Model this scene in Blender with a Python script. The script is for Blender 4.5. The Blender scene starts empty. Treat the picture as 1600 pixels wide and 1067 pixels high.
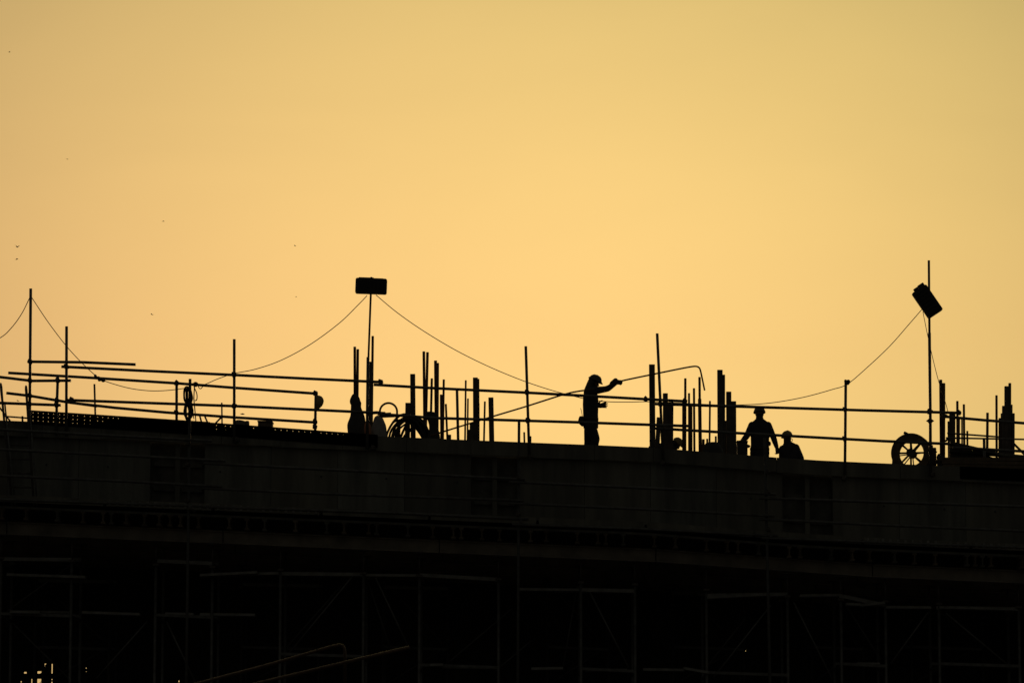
import bpy, bmesh, math, random
import numpy as np
from mathutils import Vector, Matrix, noise as mnoise
random.seed(7)
SC = bpy.context.scene
COL = SC.collection
R = math.radians

# ------------------------------------------------------------------ camera
CAM = Vector((0.0, -70.0, 1.7))
PITCH = R(7.3)
FPX = 5645.0                                    # focal length in pixels of a 1600 px wide picture
cd = bpy.data.cameras.new('camera'); cd.sensor_width = 36.0; cd.lens = 36.0 * FPX / 1600.0
cd.clip_start = 0.5; cd.clip_end = 12000
cam = bpy.data.objects.new('camera', cd); COL.objects.link(cam)
cam.location = CAM; cam.rotation_euler = (R(90) + PITCH, 0, 0)
SC.camera = cam

# ------------------------------------------------------------------ sky and sun (hazy sunset straight behind the site)
SUN_EL, SUN_AZ = R(6.0), R(0.6)
SUN_DIR = Vector((math.sin(SUN_AZ) * math.cos(SUN_EL), math.cos(SUN_AZ) * math.cos(SUN_EL), math.sin(SUN_EL)))
W = bpy.data.worlds.new('World'); SC.world = W; W.use_nodes = True
nt = W.node_tree; nt.nodes.clear()
def wn(t, **k):
    n = nt.nodes.new(t)
    for a, b in k.items(): setattr(n, a, b)
    return n
def wl(a, b): nt.links.new(a, b)
tc = wn('ShaderNodeTexCoord')
nrm = wn('ShaderNodeVectorMath', operation='NORMALIZE'); wl(tc.outputs['Generated'], nrm.inputs[0])
sep = wn('ShaderNodeSeparateXYZ'); wl(nrm.outputs[0], sep.inputs[0])
def mth(op, a, b=None):
    n = wn('ShaderNodeMath', operation=op)
    for i, v in enumerate((a, b)):
        if v is None: continue
        if isinstance(v, (int, float)): n.inputs[i].default_value = v
        else: wl(v, n.inputs[i])
    return n.outputs[0]
az = mth('ARCTAN2', sep.outputs['X'], sep.outputs['Y']); el = mth('ARCSINE', sep.outputs['Z'])
def lobe(sa, se, amp, colr, el0=R(7.0)):
    """sunset glow: wider along the horizon than upwards"""
    a = mth('DIVIDE', mth('SUBTRACT', az, R(0.15)), R(sa)); e = mth('DIVIDE', mth('SUBTRACT', el, el0), R(se))
    q = mth('EXPONENT', mth('MULTIPLY', mth('ADD', mth('MULTIPLY', a, a), mth('MULTIPLY', e, e)), -1.0))
    m = wn('ShaderNodeVectorMath', operation='SCALE'); m.inputs[0].default_value = [x * amp for x in colr]; wl(q, m.inputs['Scale'])
    return m.outputs[0]
glow = lobe(14.7, 10.5, 0.868, (1.0, 0.607, 0.193))
wide = lobe(45, 30, 0.08, (1.0, 0.62, 0.27))
ad = wn('ShaderNodeVectorMath', operation='ADD'); wl(glow, ad.inputs[0]); wl(wide, ad.inputs[1])
# the sky turns from orange to a greener yellow with height and towards +X
mz = wn('ShaderNodeMapRange'); wl(el, mz.inputs['Value'])
mz.inputs['From Min'].default_value = R(7.5); mz.inputs['From Max'].default_value = R(15); mz.inputs['To Min'].default_value = 0.0; mz.inputs['To Max'].default_value = 0.15
mx = wn('ShaderNodeMapRange'); wl(az, mx.inputs['Value'])
mx.inputs['From Min'].default_value = R(-9); mx.inputs['From Max'].default_value = R(9); mx.inputs['To Min'].default_value = -0.035; mx.inputs['To Max'].default_value = 0.07
ml = wn('ShaderNodeMapRange'); wl(el, ml.inputs['Value'])
ml.inputs['From Min'].default_value = R(4); ml.inputs['From Max'].default_value = R(7); ml.inputs['To Min'].default_value = 0.06; ml.inputs['To Max'].default_value = 0.0
gm = mth('ADD', mth('ADD', mth('ADD', mz.outputs[0], mx.outputs[0]), ml.outputs[0]), 1.0); bm_ = mth('ADD', mth('ADD', mth('MULTIPLY', mz.outputs[0], 0.6), ml.outputs[0]), 1.0)
tint = wn('ShaderNodeCombineXYZ'); tint.inputs[0].default_value = 1.0; wl(gm, tint.inputs[1]); wl(bm_, tint.inputs[2])
mul = wn('ShaderNodeVectorMath', operation='MULTIPLY'); wl(ad.outputs[0], mul.inputs[0]); wl(tint.outputs[0], mul.inputs[1])
hn = wn('ShaderNodeTexNoise'); hmap = wn('ShaderNodeMapping'); hmap.inputs['Scale'].default_value = (9.0, 9.0, 26.0); wl(nrm.outputs[0], hmap.inputs[0]); wl(hmap.outputs[0], hn.inputs['Vector'])
hn.inputs['Scale'].default_value = 1.0; hn.inputs['Detail'].default_value = 4.0; hn.inputs['Roughness'].default_value = 0.5; hn.inputs['Distortion'].default_value = 0.6
hr = wn('ShaderNodeMapRange'); wl(hn.outputs['Fac'], hr.inputs['Value']); hr.inputs['From Min'].default_value = 0.3; hr.inputs['From Max'].default_value = 0.7; hr.inputs['To Min'].default_value = 0.972; hr.inputs['To Max'].default_value = 1.012
hz_ = wn('ShaderNodeVectorMath', operation='SCALE'); wl(mul.outputs[0], hz_.inputs[0]); wl(hr.outputs[0], hz_.inputs['Scale']); mul = hz_
bg1 = wn('ShaderNodeBackground'); wl(mul.outputs[0], bg1.inputs['Color']); bg1.inputs['Strength'].default_value = 1.0
sky = wn('ShaderNodeTexSky', sky_type='NISHITA'); sky.sun_disc = False; sky.sun_elevation = SUN_EL; sky.sun_rotation = SUN_AZ
sky.dust_density = 6.0; sky.air_density = 1.0; sky.ozone_density = 0.6
bg2 = wn('ShaderNodeBackground'); wl(sky.outputs[0], bg2.inputs['Color']); bg2.inputs['Strength'].default_value = 0.0005
ash = wn('ShaderNodeAddShader'); wl(bg1.outputs[0], ash.inputs[0]); wl(bg2.outputs[0], ash.inputs[1])
bg3 = wn('ShaderNodeBackground'); bg3.inputs['Color'].default_value = (1.0, 1.0, 0.86, 1); bg3.inputs['Strength'].default_value = 0.036   # dim dusk sky all round
ash2 = wn('ShaderNodeAddShader'); wl(ash.outputs[0], ash2.inputs[0]); wl(bg3.outputs[0], ash2.inputs[1])
wo = wn('ShaderNodeOutputWorld'); wl(ash2.outputs[0], wo.inputs['Surface'])

sl = bpy.data.lights.new('sun', 'SUN'); sl.energy = 0.5; sl.angle = R(2.0); sl.color = (1.0, 0.62, 0.3)
so = bpy.data.objects.new('sun', sl); COL.objects.link(so)
so.rotation_euler = (-SUN_DIR).to_track_quat('-Z', 'Y').to_euler()
vs = SC.view_settings; vs.view_transform = 'Standard'; vs.look = 'None'; vs.exposure = 0.0; vs.gamma = 1.0
vs.use_curve_mapping = False
SC.cycles.max_bounces = 6; SC.cycles.use_denoising = True

# ------------------------------------------------------------------ helpers
FW = Vector((0, math.cos(PITCH), math.sin(PITCH))); UP = Vector((0, -math.sin(PITCH), math.cos(PITCH)))
def P(px, py, Y):
    d = FW + UP * ((533.5 - py) / FPX) + Vector((1, 0, 0)) * ((px - 800.0) / FPX)
    return CAM + d * ((Y - CAM.y) / d.y)
def PX(px, Y): return P(px, 690, Y).x
EDGE = [(-300, 644), (0, 656.5), (300, 669), (600, 681.5), (700, 686), (800, 690), (900, 694), (1000, 697.5), (1050, 701.5), (1130, 708),
        (1200, 713.5), (1260, 718), (1320, 721), (1390, 724), (1480, 728), (1600, 733), (1900, 745)]
_ex = [P(a, b, 0).x for a, b in EDGE]; _ez = [P(a, b, 0).z for a, b in EDGE]
def zt(X): return float(np.interp(X, _ex, _ez))       # top of the deck edge
def dz(X): return zt(X) - 0.22                         # walking surface of the deck

class MB:
    def __init__(s): s.bm = bmesh.new()
    def box(s, c, d, rot=None, bev=0.0):
        M = Matrix.Translation(c) @ (rot.to_4x4() if rot else Matrix()) @ Matrix.Diagonal((*d, 1))
        r = bmesh.ops.create_cube(s.bm, size=1.0, matrix=M)
        if bev:
            es = list({e for v in r['verts'] for e in v.link_edges})
            bmesh.ops.bevel(s.bm, geom=es, offset=bev, segments=2, affect='EDGES', profile=0.5)
        return s
    def bar(s, a, b, w, h, up=Vector((0, 0, 1))):
        a, b = Vector(a), Vector(b); d = (b - a); L = d.length; x = d / L
        y = up.cross(x).normalized(); z = x.cross(y)
        rot = Matrix((x, y, z)).transposed()
        return s.box((a + b) / 2, (L, w, h), rot)
    def tube(s, a, b, r0, r1=None, n=10, hollow=False):
        return s.path([a, b], [r0, r1 if r1 is not None else r0], n, hollow)
    def path(s, pts, r, n=8, hollow=False, closed=False):
        pts = [Vector(p) for p in pts]; m = len(pts)
        rs = r if isinstance(r, (list, tuple)) else [r] * m
        rings = []; prev = None
        for i, p in enumerate(pts):
            if closed: t = pts[(i + 1) % m] - pts[(i - 1) % m]
            else: t = pts[min(i + 1, m - 1)] - pts[max(i - 1, 0)]
            t.normalize()
            if prev is None:
                ref = Vector((0, 0, 1)) if abs(t.z) < 0.9 else Vector((1, 0, 0))
                u = t.cross(ref).normalized()
            else:
                u = (prev - t * prev.dot(t)).normalized()
            prev = u; w = t.cross(u)
            rings.append([s.bm.verts.new(p + (u * math.cos(2 * math.pi * k / n) + w * math.sin(2 * math.pi * k / n)) * rs[i]) for k in range(n)])
        for i in range(m if closed else m - 1):
            A, B = rings[i], rings[(i + 1) % m]
            for k in range(n):
                f = s.bm.faces.new((A[k], A[(k + 1) % n], B[(k + 1) % n], B[k])); f.smooth = True
        if not closed:
            s.bm.faces.new(rings[0][::-1]); s.bm.faces.new(rings[-1])
        return s
    def loft(s, secs, n=16, smooth=True):
        """secs: (centre, vector a, vector b) ellipses"""
        rings = []
        for c, a, b in secs:
            c, a, b = Vector(c), Vector(a), Vector(b)
            rings.append([s.bm.verts.new(c + a * math.cos(2 * math.pi * k / n) + b * math.sin(2 * math.pi * k / n)) for k in range(n)])
        for A, B in zip(rings, rings[1:]):
            for k in range(n):
                f = s.bm.faces.new((A[k], A[(k + 1) % n], B[(k + 1) % n], B[k])); f.smooth = smooth
        s.bm.faces.new(rings[0][::-1]); s.bm.faces.new(rings[-1])
        return s
    def prism(s, pts, ext):
        """flat outline pts (Vectors) pushed along ext"""
        a = [s.bm.verts.new(p) for p in pts]; b = [s.bm.verts.new(Vector(p) + ext) for p in pts]; n = len(pts)
        s.bm.faces.new(a[::-1]); s.bm.faces.new(b)
        for i in range(n): s.bm.faces.new((a[i], a[(i + 1) % n], b[(i + 1) % n], b[i]))
        return s
    def ell(s, c, rad, rot=None, seg=16):
        M = Matrix.Translation(c) @ (rot.to_4x4() if rot else Matrix()) @ Matrix.Diagonal((*rad, 1))
        r = bmesh.ops.create_uvsphere(s.bm, u_segments=seg, v_segments=max(8, seg // 2 + 2), radius=1.0, matrix=M)
        for v in r['verts']:
            for f in v.link_faces: f.smooth = True
        return s
    def mesh(s, name, mat=None):
        bmesh.ops.recalc_face_normals(s.bm, faces=s.bm.faces)
        me = bpy.data.meshes.new(name); s.bm.to_mesh(me); s.bm.free()
        if mat: me.materials.append(mat)
        return me
    def build(s, name, mat, parent=None, label=None):
        return put(name, s.mesh(name, mat), parent, label)
def wpos(o):
    v = Vector((0, 0, 0))
    while o: v += o.location; o = o.parent
    return v
def put(name, me, parent=None, label=None, loc=None):
    """link a mesh laid out in world coordinates (or at loc) under its parent"""
    o = bpy.data.objects.new(name, me); COL.objects.link(o)
    l = Vector(loc) if loc is not None else Vector((0, 0, 0))
    if parent is not None: o.parent = parent; l = l - wpos(parent)
    o.location = l
    if label: o['label'] = label
    return o
def tag(o, label, cat, group=None):
    o['label'] = label; o['category'] = cat
    if group: o['group'] = group
    return o
def thing(name, label, cat, loc, group=None):
    o = bpy.data.objects.new(name, None); COL.objects.link(o); o.location = loc; o.empty_display_size = 0.1
    return tag(o, label, cat, group)

# ------------------------------------------------------------------ materials
def mat(name, c, rough=0.8, metal=0.0, var=0.25, scale=6.0, bump=0.2, streak=False, spec=0.5, c2=None):
    m = bpy.data.materials.new(name); m.use_nodes = True; t = m.node_tree; b = t.nodes['Principled BSDF']
    b.inputs['Roughness'].default_value = rough; b.inputs['Metallic'].default_value = metal
    b.inputs['Specular IOR Level'].default_value = spec
    co = t.nodes.new('ShaderNodeTexCoord'); mp = t.nodes.new('ShaderNodeMapping'); t.links.new(co.outputs['Object'], mp.inputs[0])
    if streak: mp.inputs['Scale'].default_value = (1.0, 1.0, 0.12)
    no = t.nodes.new('ShaderNodeTexNoise'); no.inputs['Scale'].default_value = scale; no.inputs['Detail'].default_value = 7; no.inputs['Roughness'].default_value = 0.62
    t.links.new(mp.outputs[0], no.inputs['Vector'])
    rp = t.nodes.new('ShaderNodeValToRGB'); t.links.new(no.outputs['Fac'], rp.inputs[0])
    lo = [x * (1 - var) for x in c]; hi = [min(1, x * (1 + var)) for x in (c2 or c)]
    rp.color_ramp.elements[0].position = 0.3; rp.color_ramp.elements[0].color = (*lo, 1)
    rp.color_ramp.elements[1].position = 0.72; rp.color_ramp.elements[1].color = (*hi, 1)
    t.links.new(rp.outputs[0], b.inputs['Base Color'])
    if bump:
        n2 = t.nodes.new('ShaderNodeTexNoise'); n2.inputs['Scale'].default_value = scale * 7; n2.inputs['Detail'].default_value = 5
        t.links.new(co.outputs['Object'], n2.inputs['Vector'])
        bp = t.nodes.new('ShaderNodeBump'); bp.inputs['Strength'].default_value = bump; bp.inputs['Distance'].default_value = 0.01
        t.links.new(n2.outputs['Fac'], bp.inputs['Height']); t.links.new(bp.outputs[0], b.inputs['Normal'])
    return m
M = {
    'tube': mat('galvanised_steel', (0.12, 0.115, 0.105), 0.5, 0.4, 0.4, 9, 0.2),
    'standard': mat('dark_old_tube', (0.065, 0.062, 0.055), 0.7, 0.1, 0.4, 9, 0.2),
    'rail': mat('painted_handrail', (0.10, 0.06, 0.035), 0.26, 0.4, 0.5, 14, 0.12),
    'coupler': mat('forged_steel', (0.10, 0.085, 0.07), 0.6, 0.6, 0.3, 20, 0.2),
    'rebar': mat('rusty_steel', (0.13, 0.065, 0.035), 0.85, 0.15, 0.4, 14, 0.4),
    'post': mat('grimy_steel', (0.11, 0.095, 0.08), 0.7, 0.4, 0.35, 7, 0.25),
    'concrete': mat('raw_concrete', (0.152, 0.15, 0.128), 0.9, 0, 0.5, 2.6, 0.5, True),
    'ply': mat('form_plywood', (0.138, 0.13, 0.105), 0.8, 0, 0.5, 2.2, 0.3, True),
    'sheet': mat('dull_sheet_steel', (0.13, 0.125, 0.105), 0.75, 0.0, 0.3, 5, 0.2),
    'darkply': mat('oiled_plywood', (0.115, 0.108, 0.088), 0.8, 0, 0.6, 3.0, 0.3),
    'timber': mat('weathered_timber', (0.13, 0.095, 0.06), 0.8, 0, 0.4, 5.0, 0.4),
    'joist': mat('pale_joist_timber', (0.19, 0.15, 0.105), 0.8, 0, 0.5, 5.0, 0.3),
    'beam': mat('painted_beam', (0.27, 0.235, 0.19), 0.7, 0.0, 0.5, 1.6, 0.3),
    'plank': mat('steel_plank', (0.19, 0.183, 0.165), 0.6, 0.2, 0.4, 5, 0.2),
    'dirt': mat('bare_earth', (0.12, 0.10, 0.075), 0.95, 0, 0.35, 0.6, 0.6),
    'board': mat('blocker_board', (0.06, 0.052, 0.042), 0.85, 0, 0.4, 1.5, 0.3),
    'black': mat('black_plastic', (0.02, 0.02, 0.02), 0.5, 0, 0.2, 8, 0.1),
    'glass': mat('lamp_glass', (0.10, 0.10, 0.10), 0.15, 0, 0.1, 8, 0.0),
    'cable': mat('cable_sheath', (0.03, 0.026, 0.022), 0.6, 0, 0.2, 20, 0.1),
    'hose': mat('rubber_hose', (0.03, 0.028, 0.026), 0.6, 0, 0.3, 20, 0.2),
    'sack': mat('woven_sack', (0.20, 0.17, 0.13), 0.9, 0, 0.3, 25, 0.5),
    'tarp': mat('dark_tarpaulin', (0.045, 0.042, 0.04), 0.7, 0, 0.3, 9, 0.4),
    'greybag': mat('grey_plastic_sack', (0.32, 0.30, 0.28), 0.6, 0, 0.2, 12, 0.4),
    'pinkbag': mat('pale_pink_plastic', (0.42, 0.26, 0.19), 0.6, 0, 0.2, 12, 0.2),
    'wood': mat('reel_wood', (0.13, 0.09, 0.055), 0.8, 0, 0.4, 8, 0.4),
    'hat': mat('helmet_plastic', (0.34, 0.28, 0.12), 0.4, 0, 0.08, 8, 0.0),
    'hat2': mat('dark_helmet_plastic', (0.05, 0.045, 0.035), 0.4, 0, 0.1, 8, 0.0),
    'skin': mat('skin', (0.22, 0.12, 0.075), 0.6, 0, 0.12, 30, 0.05),
    'shirt': mat('dark_work_shirt', (0.035, 0.036, 0.045), 0.9, 0, 0.3, 14, 0.3),
    'shirt2': mat('brown_work_shirt', (0.06, 0.05, 0.04), 0.9, 0, 0.3, 14, 0.3),
    'trouser': mat('dark_work_trousers', (0.03, 0.03, 0.034), 0.9, 0, 0.3, 14, 0.3),
    'boot': mat('boot_leather', (0.03, 0.022, 0.016), 0.7, 0, 0.3, 14, 0.3),
    'glove': mat('work_glove', (0.06, 0.055, 0.05), 0.9, 0, 0.2, 30, 0.2),
    'feather': mat('bird_feathers', (0.07, 0.055, 0.045), 0.9, 0, 0.2, 20, 0.0),
}

for key, colr, f in (('pinkbag', (0.75, 0.48, 0.34), 0.6), ('hat', (0.6, 0.42, 0.2), 0.25)):     # thin plastic lets light through
    t_ = M[key].node_tree; tr = t_.nodes.new('ShaderNodeBsdfTranslucent'); tr.inputs['Color'].default_value = (*colr, 1)
    mx_ = t_.nodes.new('ShaderNodeMixShader'); mx_.inputs[0].default_value = f; ou = t_.nodes['Material Output']
    t_.links.new(t_.nodes['Principled BSDF'].outputs[0], mx_.inputs[1]); t_.links.new(tr.outputs[0], mx_.inputs[2]); t_.links.new(mx_.outputs[0], ou.inputs['Surface'])
# ------------------------------------------------------------------ ground
g = MB()
for a in range(1):
    v = [g.bm.verts.new(p) for p in ((-6000, -3000, 0), (6000, -3000, 0), (6000, 9000, 0), (-6000, 9000, 0))]
    g.bm.faces.new(v)
go = g.build('ground', M['dirt']); go['kind'] = 'structure'

# ------------------------------------------------------------------ bridge deck
XL, XR = -14.0, 14.0
BR = thing('bridge_deck', 'long sloping concrete bridge deck under construction with recessed form bays along its side', 'bridge deck', (0, 6, zt(0) - 1.5))
def strip(name, x0, x1, zo0, zo1, y0, y1, m, parent, step=0.7, bev=0):
    """a slab that follows the deck slope between x0 and x1, from zt+zo0 up to zt+zo1"""
    n = max(1, int(abs(x1 - x0) / step)); b = MB(); rows = []
    for i in range(n + 1):
        x = x0 + (x1 - x0) * i / n; z = zt(x)
        rows.append([b.bm.verts.new(p) for p in ((x, y0, z + zo0), (x, y1, z + zo0), (x, y1, z + zo1), (x, y0, z + zo1))])
    for A, B in zip(rows, rows[1:]):
        for k in range(4): b.bm.faces.new((A[k], A[(k + 1) % 4], B[(k + 1) % 4], B[k]))
    b.bm.faces.new(rows[0]); b.bm.faces.new(rows[-1][::-1])
    return b.build(name, m, parent)
strip('slab', XL, XR, -1.52, -0.22, 0.62, 12.0, M['concrete'], BR)
# edge boards
x = XL; k = 0
while x < XR:
    w = random.choice((1.15, 1.2, 1.25, 2.4)); x1 = min(XR, x + w)
    j = random.uniform(-0.012, 0.012)
    strip('edge_board', x + 0.004, x1 - 0.004, -0.285 + j, 0.0, 0.0 + random.uniform(0, 0.012), 0.06, M['ply'], BR)
    x = x1
strip('kicker', XL, XR, -0.26, -0.035, 0.065, 0.30, M['concrete'], BR)
# side panels and recessed bays
bays = [(235, 320), (736, 810), (1222, 1300)]
bays = [(PX(a, 0.1), PX(b, 0.1)) for a, b in bays]
cuts = [XL] + [v for b in bays for v in b] + [XR]
for i in range(0, len(cuts), 2):
    a, b = cuts[i], cuts[i + 1]; n = max(1, round((b - a) / 1.28))
    for j in range(n):
        p0, p1 = a + (b - a) * j / n, a + (b - a) * (j + 1) / n
        y = 0.10 + random.uniform(0, 0.012)
        strip('side_panel', p0 + 0.003, p1 - 0.003, -1.50, -0.29, y, 0.40, M['ply'] if random.random() < 0.35 else M['concrete'], BR)
        for q in range(random.choice((0, 1, 1))):
            X = p0 + (p1 - p0) * random.uniform(0.2, 0.8); z = zt(X) - 0.83 + random.uniform(-.02, .02)
            MB().tube((X, y - 0.006, z), (X, y + 0.03, z), 0.022, n=10).build('tie_hole', M['tarp'], BR)
for a, b in bays:
    strip('bay_back', a + 0.002, b - 0.002, -1.50, -0.29, 0.36, 0.42, M['darkply'], BR)
    c = (a + b) / 2
    strip('bay_post', c - 0.045, c + 0.045, -1.50, -0.30, 0.16, 0.26, M['ply'], BR)
    for s, (u0, u1) in enumerate(((a + 0.06, c - 0.07), (c + 0.07, b - 0.06))):
        strip('bay_stiffener', u0, u1, -0.74, -0.66, 0.28, 0.355, M['darkply'], BR)
        strip('bay_stiffener', u0, u1, -1.22, -1.14, 0.28, 0.355, M['darkply'], BR)

# formwork joists and main beams under the deck
FWK = thing('formwork_platform', 'row of timber joists lying on a long beam beneath the bridge deck', 'formwork', (0, 1, zt(0) - 2.0))
def i_beam(c0, c1, w, h, fl, wb, side):
    """I-section between two points (side = horizontal vector across the flange)"""
    up = Vector((0, 0, 1)); s = Vector(side).normalized()
    o = [(-w/2, -h/2), (w/2, -h/2), (w/2, -h/2+fl), (wb/2, -h/2+fl*1.3), (wb/2, h/2-fl*1.3), (w/2, h/2-fl), (w/2, h/2), (-w/2, h/2),
         (-w/2, h/2-fl), (-wb/2, h/2-fl*1.3), (-wb/2, -h/2+fl*1.3), (-w/2, -h/2+fl)]
    b = MB(); b.prism([Vector(c0) + s * u + up * v for u, v in o], Vector(c1) - Vector(c0)); return b
jx = XL + 0.1
while jx < XR:
    z = zt(jx) - 1.85
    i_beam((jx, -0.46 + random.uniform(-.14, .14), z), (jx, 11.5, z), 0.085, 0.22, 0.035, 0.03, (1, 0, 0)).build('joist', M[random.choice(('joist', 'timber', 'timber', 'darkply'))], FWK)
    jx += random.choice((0.15, 0.2, 0.3, 0.34, 0.4, 0.48, 0.6))
strip('sheathing', XL, XR, -1.735, -1.69, -0.30, 12.38, M['darkply'], FWK)
bx = XL
while bx < XR:
    b1 = min(XR, bx + 4.2)
    i_beam((bx, 0.05, zt(bx) - 2.095), (b1 - 0.02, 0.05, zt(b1) - 2.095), 0.16, 0.25, 0.02, 0.012, (0, 1, 0)).build('main_beam', M['beam'], FWK)
    for y in (3.2, 6.2, 9.2):
        i_beam((bx, y, zt(bx) - 2.095), (b1 - 0.02, y, zt(b1) - 2.095), 0.16, 0.25, 0.02, 0.012, (0, 1, 0)).build('main_beam', M['beam'], FWK)
    bx = b1

# ------------------------------------------------------------------ scaffold tubes
TR = 0.0285
CPL = None
def coupler(parent, p):
    global CPL
    if CPL is None:
        b = MB(); b.box((0, 0, 0), (0.085, 0.10, 0.075), None, 0.012); b.tube((0.03, -0.05, 0.0), (0.03, -0.085, 0.012), 0.013, n=8)
        b.box((-0.012, 0.0, 0.035), (0.06, 0.06, 0.05), Matrix.Rotation(0.5, 3, 'Y'), 0.008)
        CPL = b.mesh('coupler', M['coupler'])
    o = put('coupler', CPL, parent, None, p); o.rotation_euler = (random.uniform(-.2, .2), random.uniform(-.4, .4), random.uniform(-.2, .2)); return o
def tube_part(name, parent, pts, Y, r=TR, m='tube', n=10):
    q = [P(a, b, Y) if not hasattr(Y, '__len__') else P(a, b, Y[i]) for i, (a, b) in enumerate(pts)]
    return MB().path(q, r, n).build(name, M[m], parent)
def post_part(parent, x0, y0, x1, Y, depth=-0.26, r=TR, m='tube', name='post'):
    """post whose top shows at (x0, y0) and that stands at column x1; its foot is depth above the deck edge"""
    top = P(x0, y0, Y); fx = PX(x1, Y); foot = Vector((fx, Y, zt(fx) + depth))
    MB().tube(foot, top, r).build(name, M[m], parent); return foot, top
YG = -0.06     # posts clamped to the front of the edge boards
YR = -0.115    # rails in front of posts

GG = 'tube guardrails along the deck edge'
def guard(label, loc): return thing('guardrail', label, 'guardrail', loc, GG)
def crosses(parent, posts, rails):
    for (px0, py0, px1, py1) in posts:
        for rl in rails:
            for (a, b), (c, d) in zip(rl, rl[1:]):
                # crossing of the post and one rail span
                den = (px1 - px0) * (d - b) - (py1 - py0) * (c - a)
                if abs(den) < 1e-6: continue
                t = ((a - px0) * (d - b) - (b - py0) * (c - a)) / den
                u = ((a - px0) * (py1 - py0) - (b - py0) * (px1 - px0)) / den
                if 0 <= t <= 1 and 0 <= u <= 1:
                    coupler(parent, P(px0 + t * (px1 - px0), py0 + t * (py1 - py0), -0.08))

# 1: hard left, around the ladder head
GA = guard('jumbled tube guardrail round the ladder head with one tall post carrying a cable', P(70, 655, 0))
post_part(GA, 48, 451, 46, YG); post_part(GA, 90.5, 586, 87, YG)
ra = [[(43, 565), (130, 566), (212, 569.5)], [(-20, 586), (0, 589), (50, 595)], [(47, 595), (111, 594.5)], [(-20, 628), (0, 629.5), (95, 633)], [(10, 614), (48, 618.5), (104, 628), (152, 634.5)]]
for r_ in ra: tube_part('rail', GA, r_, YR)
crosses(GA, [(48, 451, 46, 665), (90.5, 586, 87, 665)], ra)
# 2
GB = guard('guardrail of two long rails between the ladder head and the square floodlight pole', P(300, 668, 0))
post_part(GB, 104, 510, 103.5, YG); post_part(GB, 366, 530, 366, YG)
rb = [[(96, 572.8), (230, 579.5), (366, 585.8), (480, 591.5), (598, 597)], [(106, 625), (366, 634.3), (602, 645.5)]]
for r_ in rb: tube_part('rail', GB, r_, YR)
crosses(GB, [(104, 510, 103.5, 665), (366, 530, 366, 690)], rb)
coupler(GB, P(595, 597, -0.1)); coupler(GB, P(370.5, 687, -0.06)); coupler(GB, P(112, 625, -0.1))
# 3: low inner rails
GI = guard('lower bowed guardrail further back carrying the rope coil and hanging helmet', P(300, 660, 0.9))
for x0, y0, x1 in ((276, 597, 276), (493.5, 611, 492)): post_part(GI, x0, y0, x1, 0.9, -0.22)
tube_part('post', GI, [(147.5, 600), (149.5, 668)], 0.9, 0.020)
ri = [[(13, 582.5), (140, 590), (280, 599), (366, 605.8), (496, 615)], [(110, 629), (180, 637), (260, 644.3), (366, 652), (496, 660)]]
for r_ in ri: tube_part('rail', GI, r_, 0.85)
for c in ((276, 599), (276, 645), (493, 615), (492, 659), (492, 667)): coupler(GI, P(c[0], c[1], 0.85))
# small strut foot at 347
post_part(GI, 346.5, 629, 347.5, 0.9, -0.22, 0.016, 'coupler', 'strut'); 
for a, b in (((346.5, 651), (336, 662)), ((312, 649), (316, 664)), ((319, 648), (326, 664))): tube_part('strut', GI, [a, b], 0.9, 0.018, 'coupler')
# 4
GC = guard('guardrail with straight post behind which the man carries the bent rod', P(830, 691, 0))
post_part(GC, 821.5, 541, 827, YG); post_part(GC, 714, 607, 716, 0.30, -0.06)
rc = [[(584, 601), (680, 606.5), (820, 613.2), (900, 617.5), (1000, 623), (1073, 627)], [(590, 646.5), (680, 653), (900, 659.5), (1000, 663), (1078, 665.5)]]
for r_ in rc: tube_part('rail', GC, r_, YR)
crosses(GC, [(821.5, 541, 826.5, 710)], rc); coupler(GC, P(829, 715, -0.06)); coupler(GC, P(1070, 627, -0.1)); coupler(GC, P(1009, 624, -0.1))
# 5
GD = guard('guardrail with tall leaning post behind the standing man and his kneeling mate', P(1200, 713, 0))
post_part(GD, 1026.8, 521, 1036, YG); post_part(GD, 1321.5, 594, 1319.5, YG)
rd = [[(1022, 631), (1130, 634.3), (1240, 637.6), (1350, 641), (1502, 645)], [(1022, 669), (1120, 674.7), (1240, 681.3), (1380, 689), (1484, 693.4)]]
for r_ in rd: tube_part('rail', GD, r_, YR)
crosses(GD, [(1026.8, 521, 1036, 715), (1321.5, 594, 1319.5, 730)], rd)
coupler(GD, P(1035.5, 724, -0.06)); coupler(GD, P(1319, 748, -0.06)); coupler(GD, P(1323, 598, -0.06)); coupler(GD, P(1498, 645, -0.1))
# 6
GE = guard('short stepped guardrail past the cable reel with two thin lower rails', P(1550, 731, 0))
post_part(GE, 1537.5, 686, 1537.5, 0.6, -0.2)
re_ = [[(1474, 650.5), (1540, 656.5), (1640, 664)], [(1488, 699), (1513, 700), (1560, 703), (1640, 707)]]
for r_ in re_: tube_part('rail', GE, r_, YR)
tube_part('rail', GE, [(1480, 676.5), (1562, 682.5)], 0.6, 0.018); tube_part('rail', GE, [(1478, 684), (1640, 687)], 0.6, 0.018)
coupler(GE, P(1476, 650.5, -0.1))
post_part(GE, 1655, 600, 1655, YG)

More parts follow.
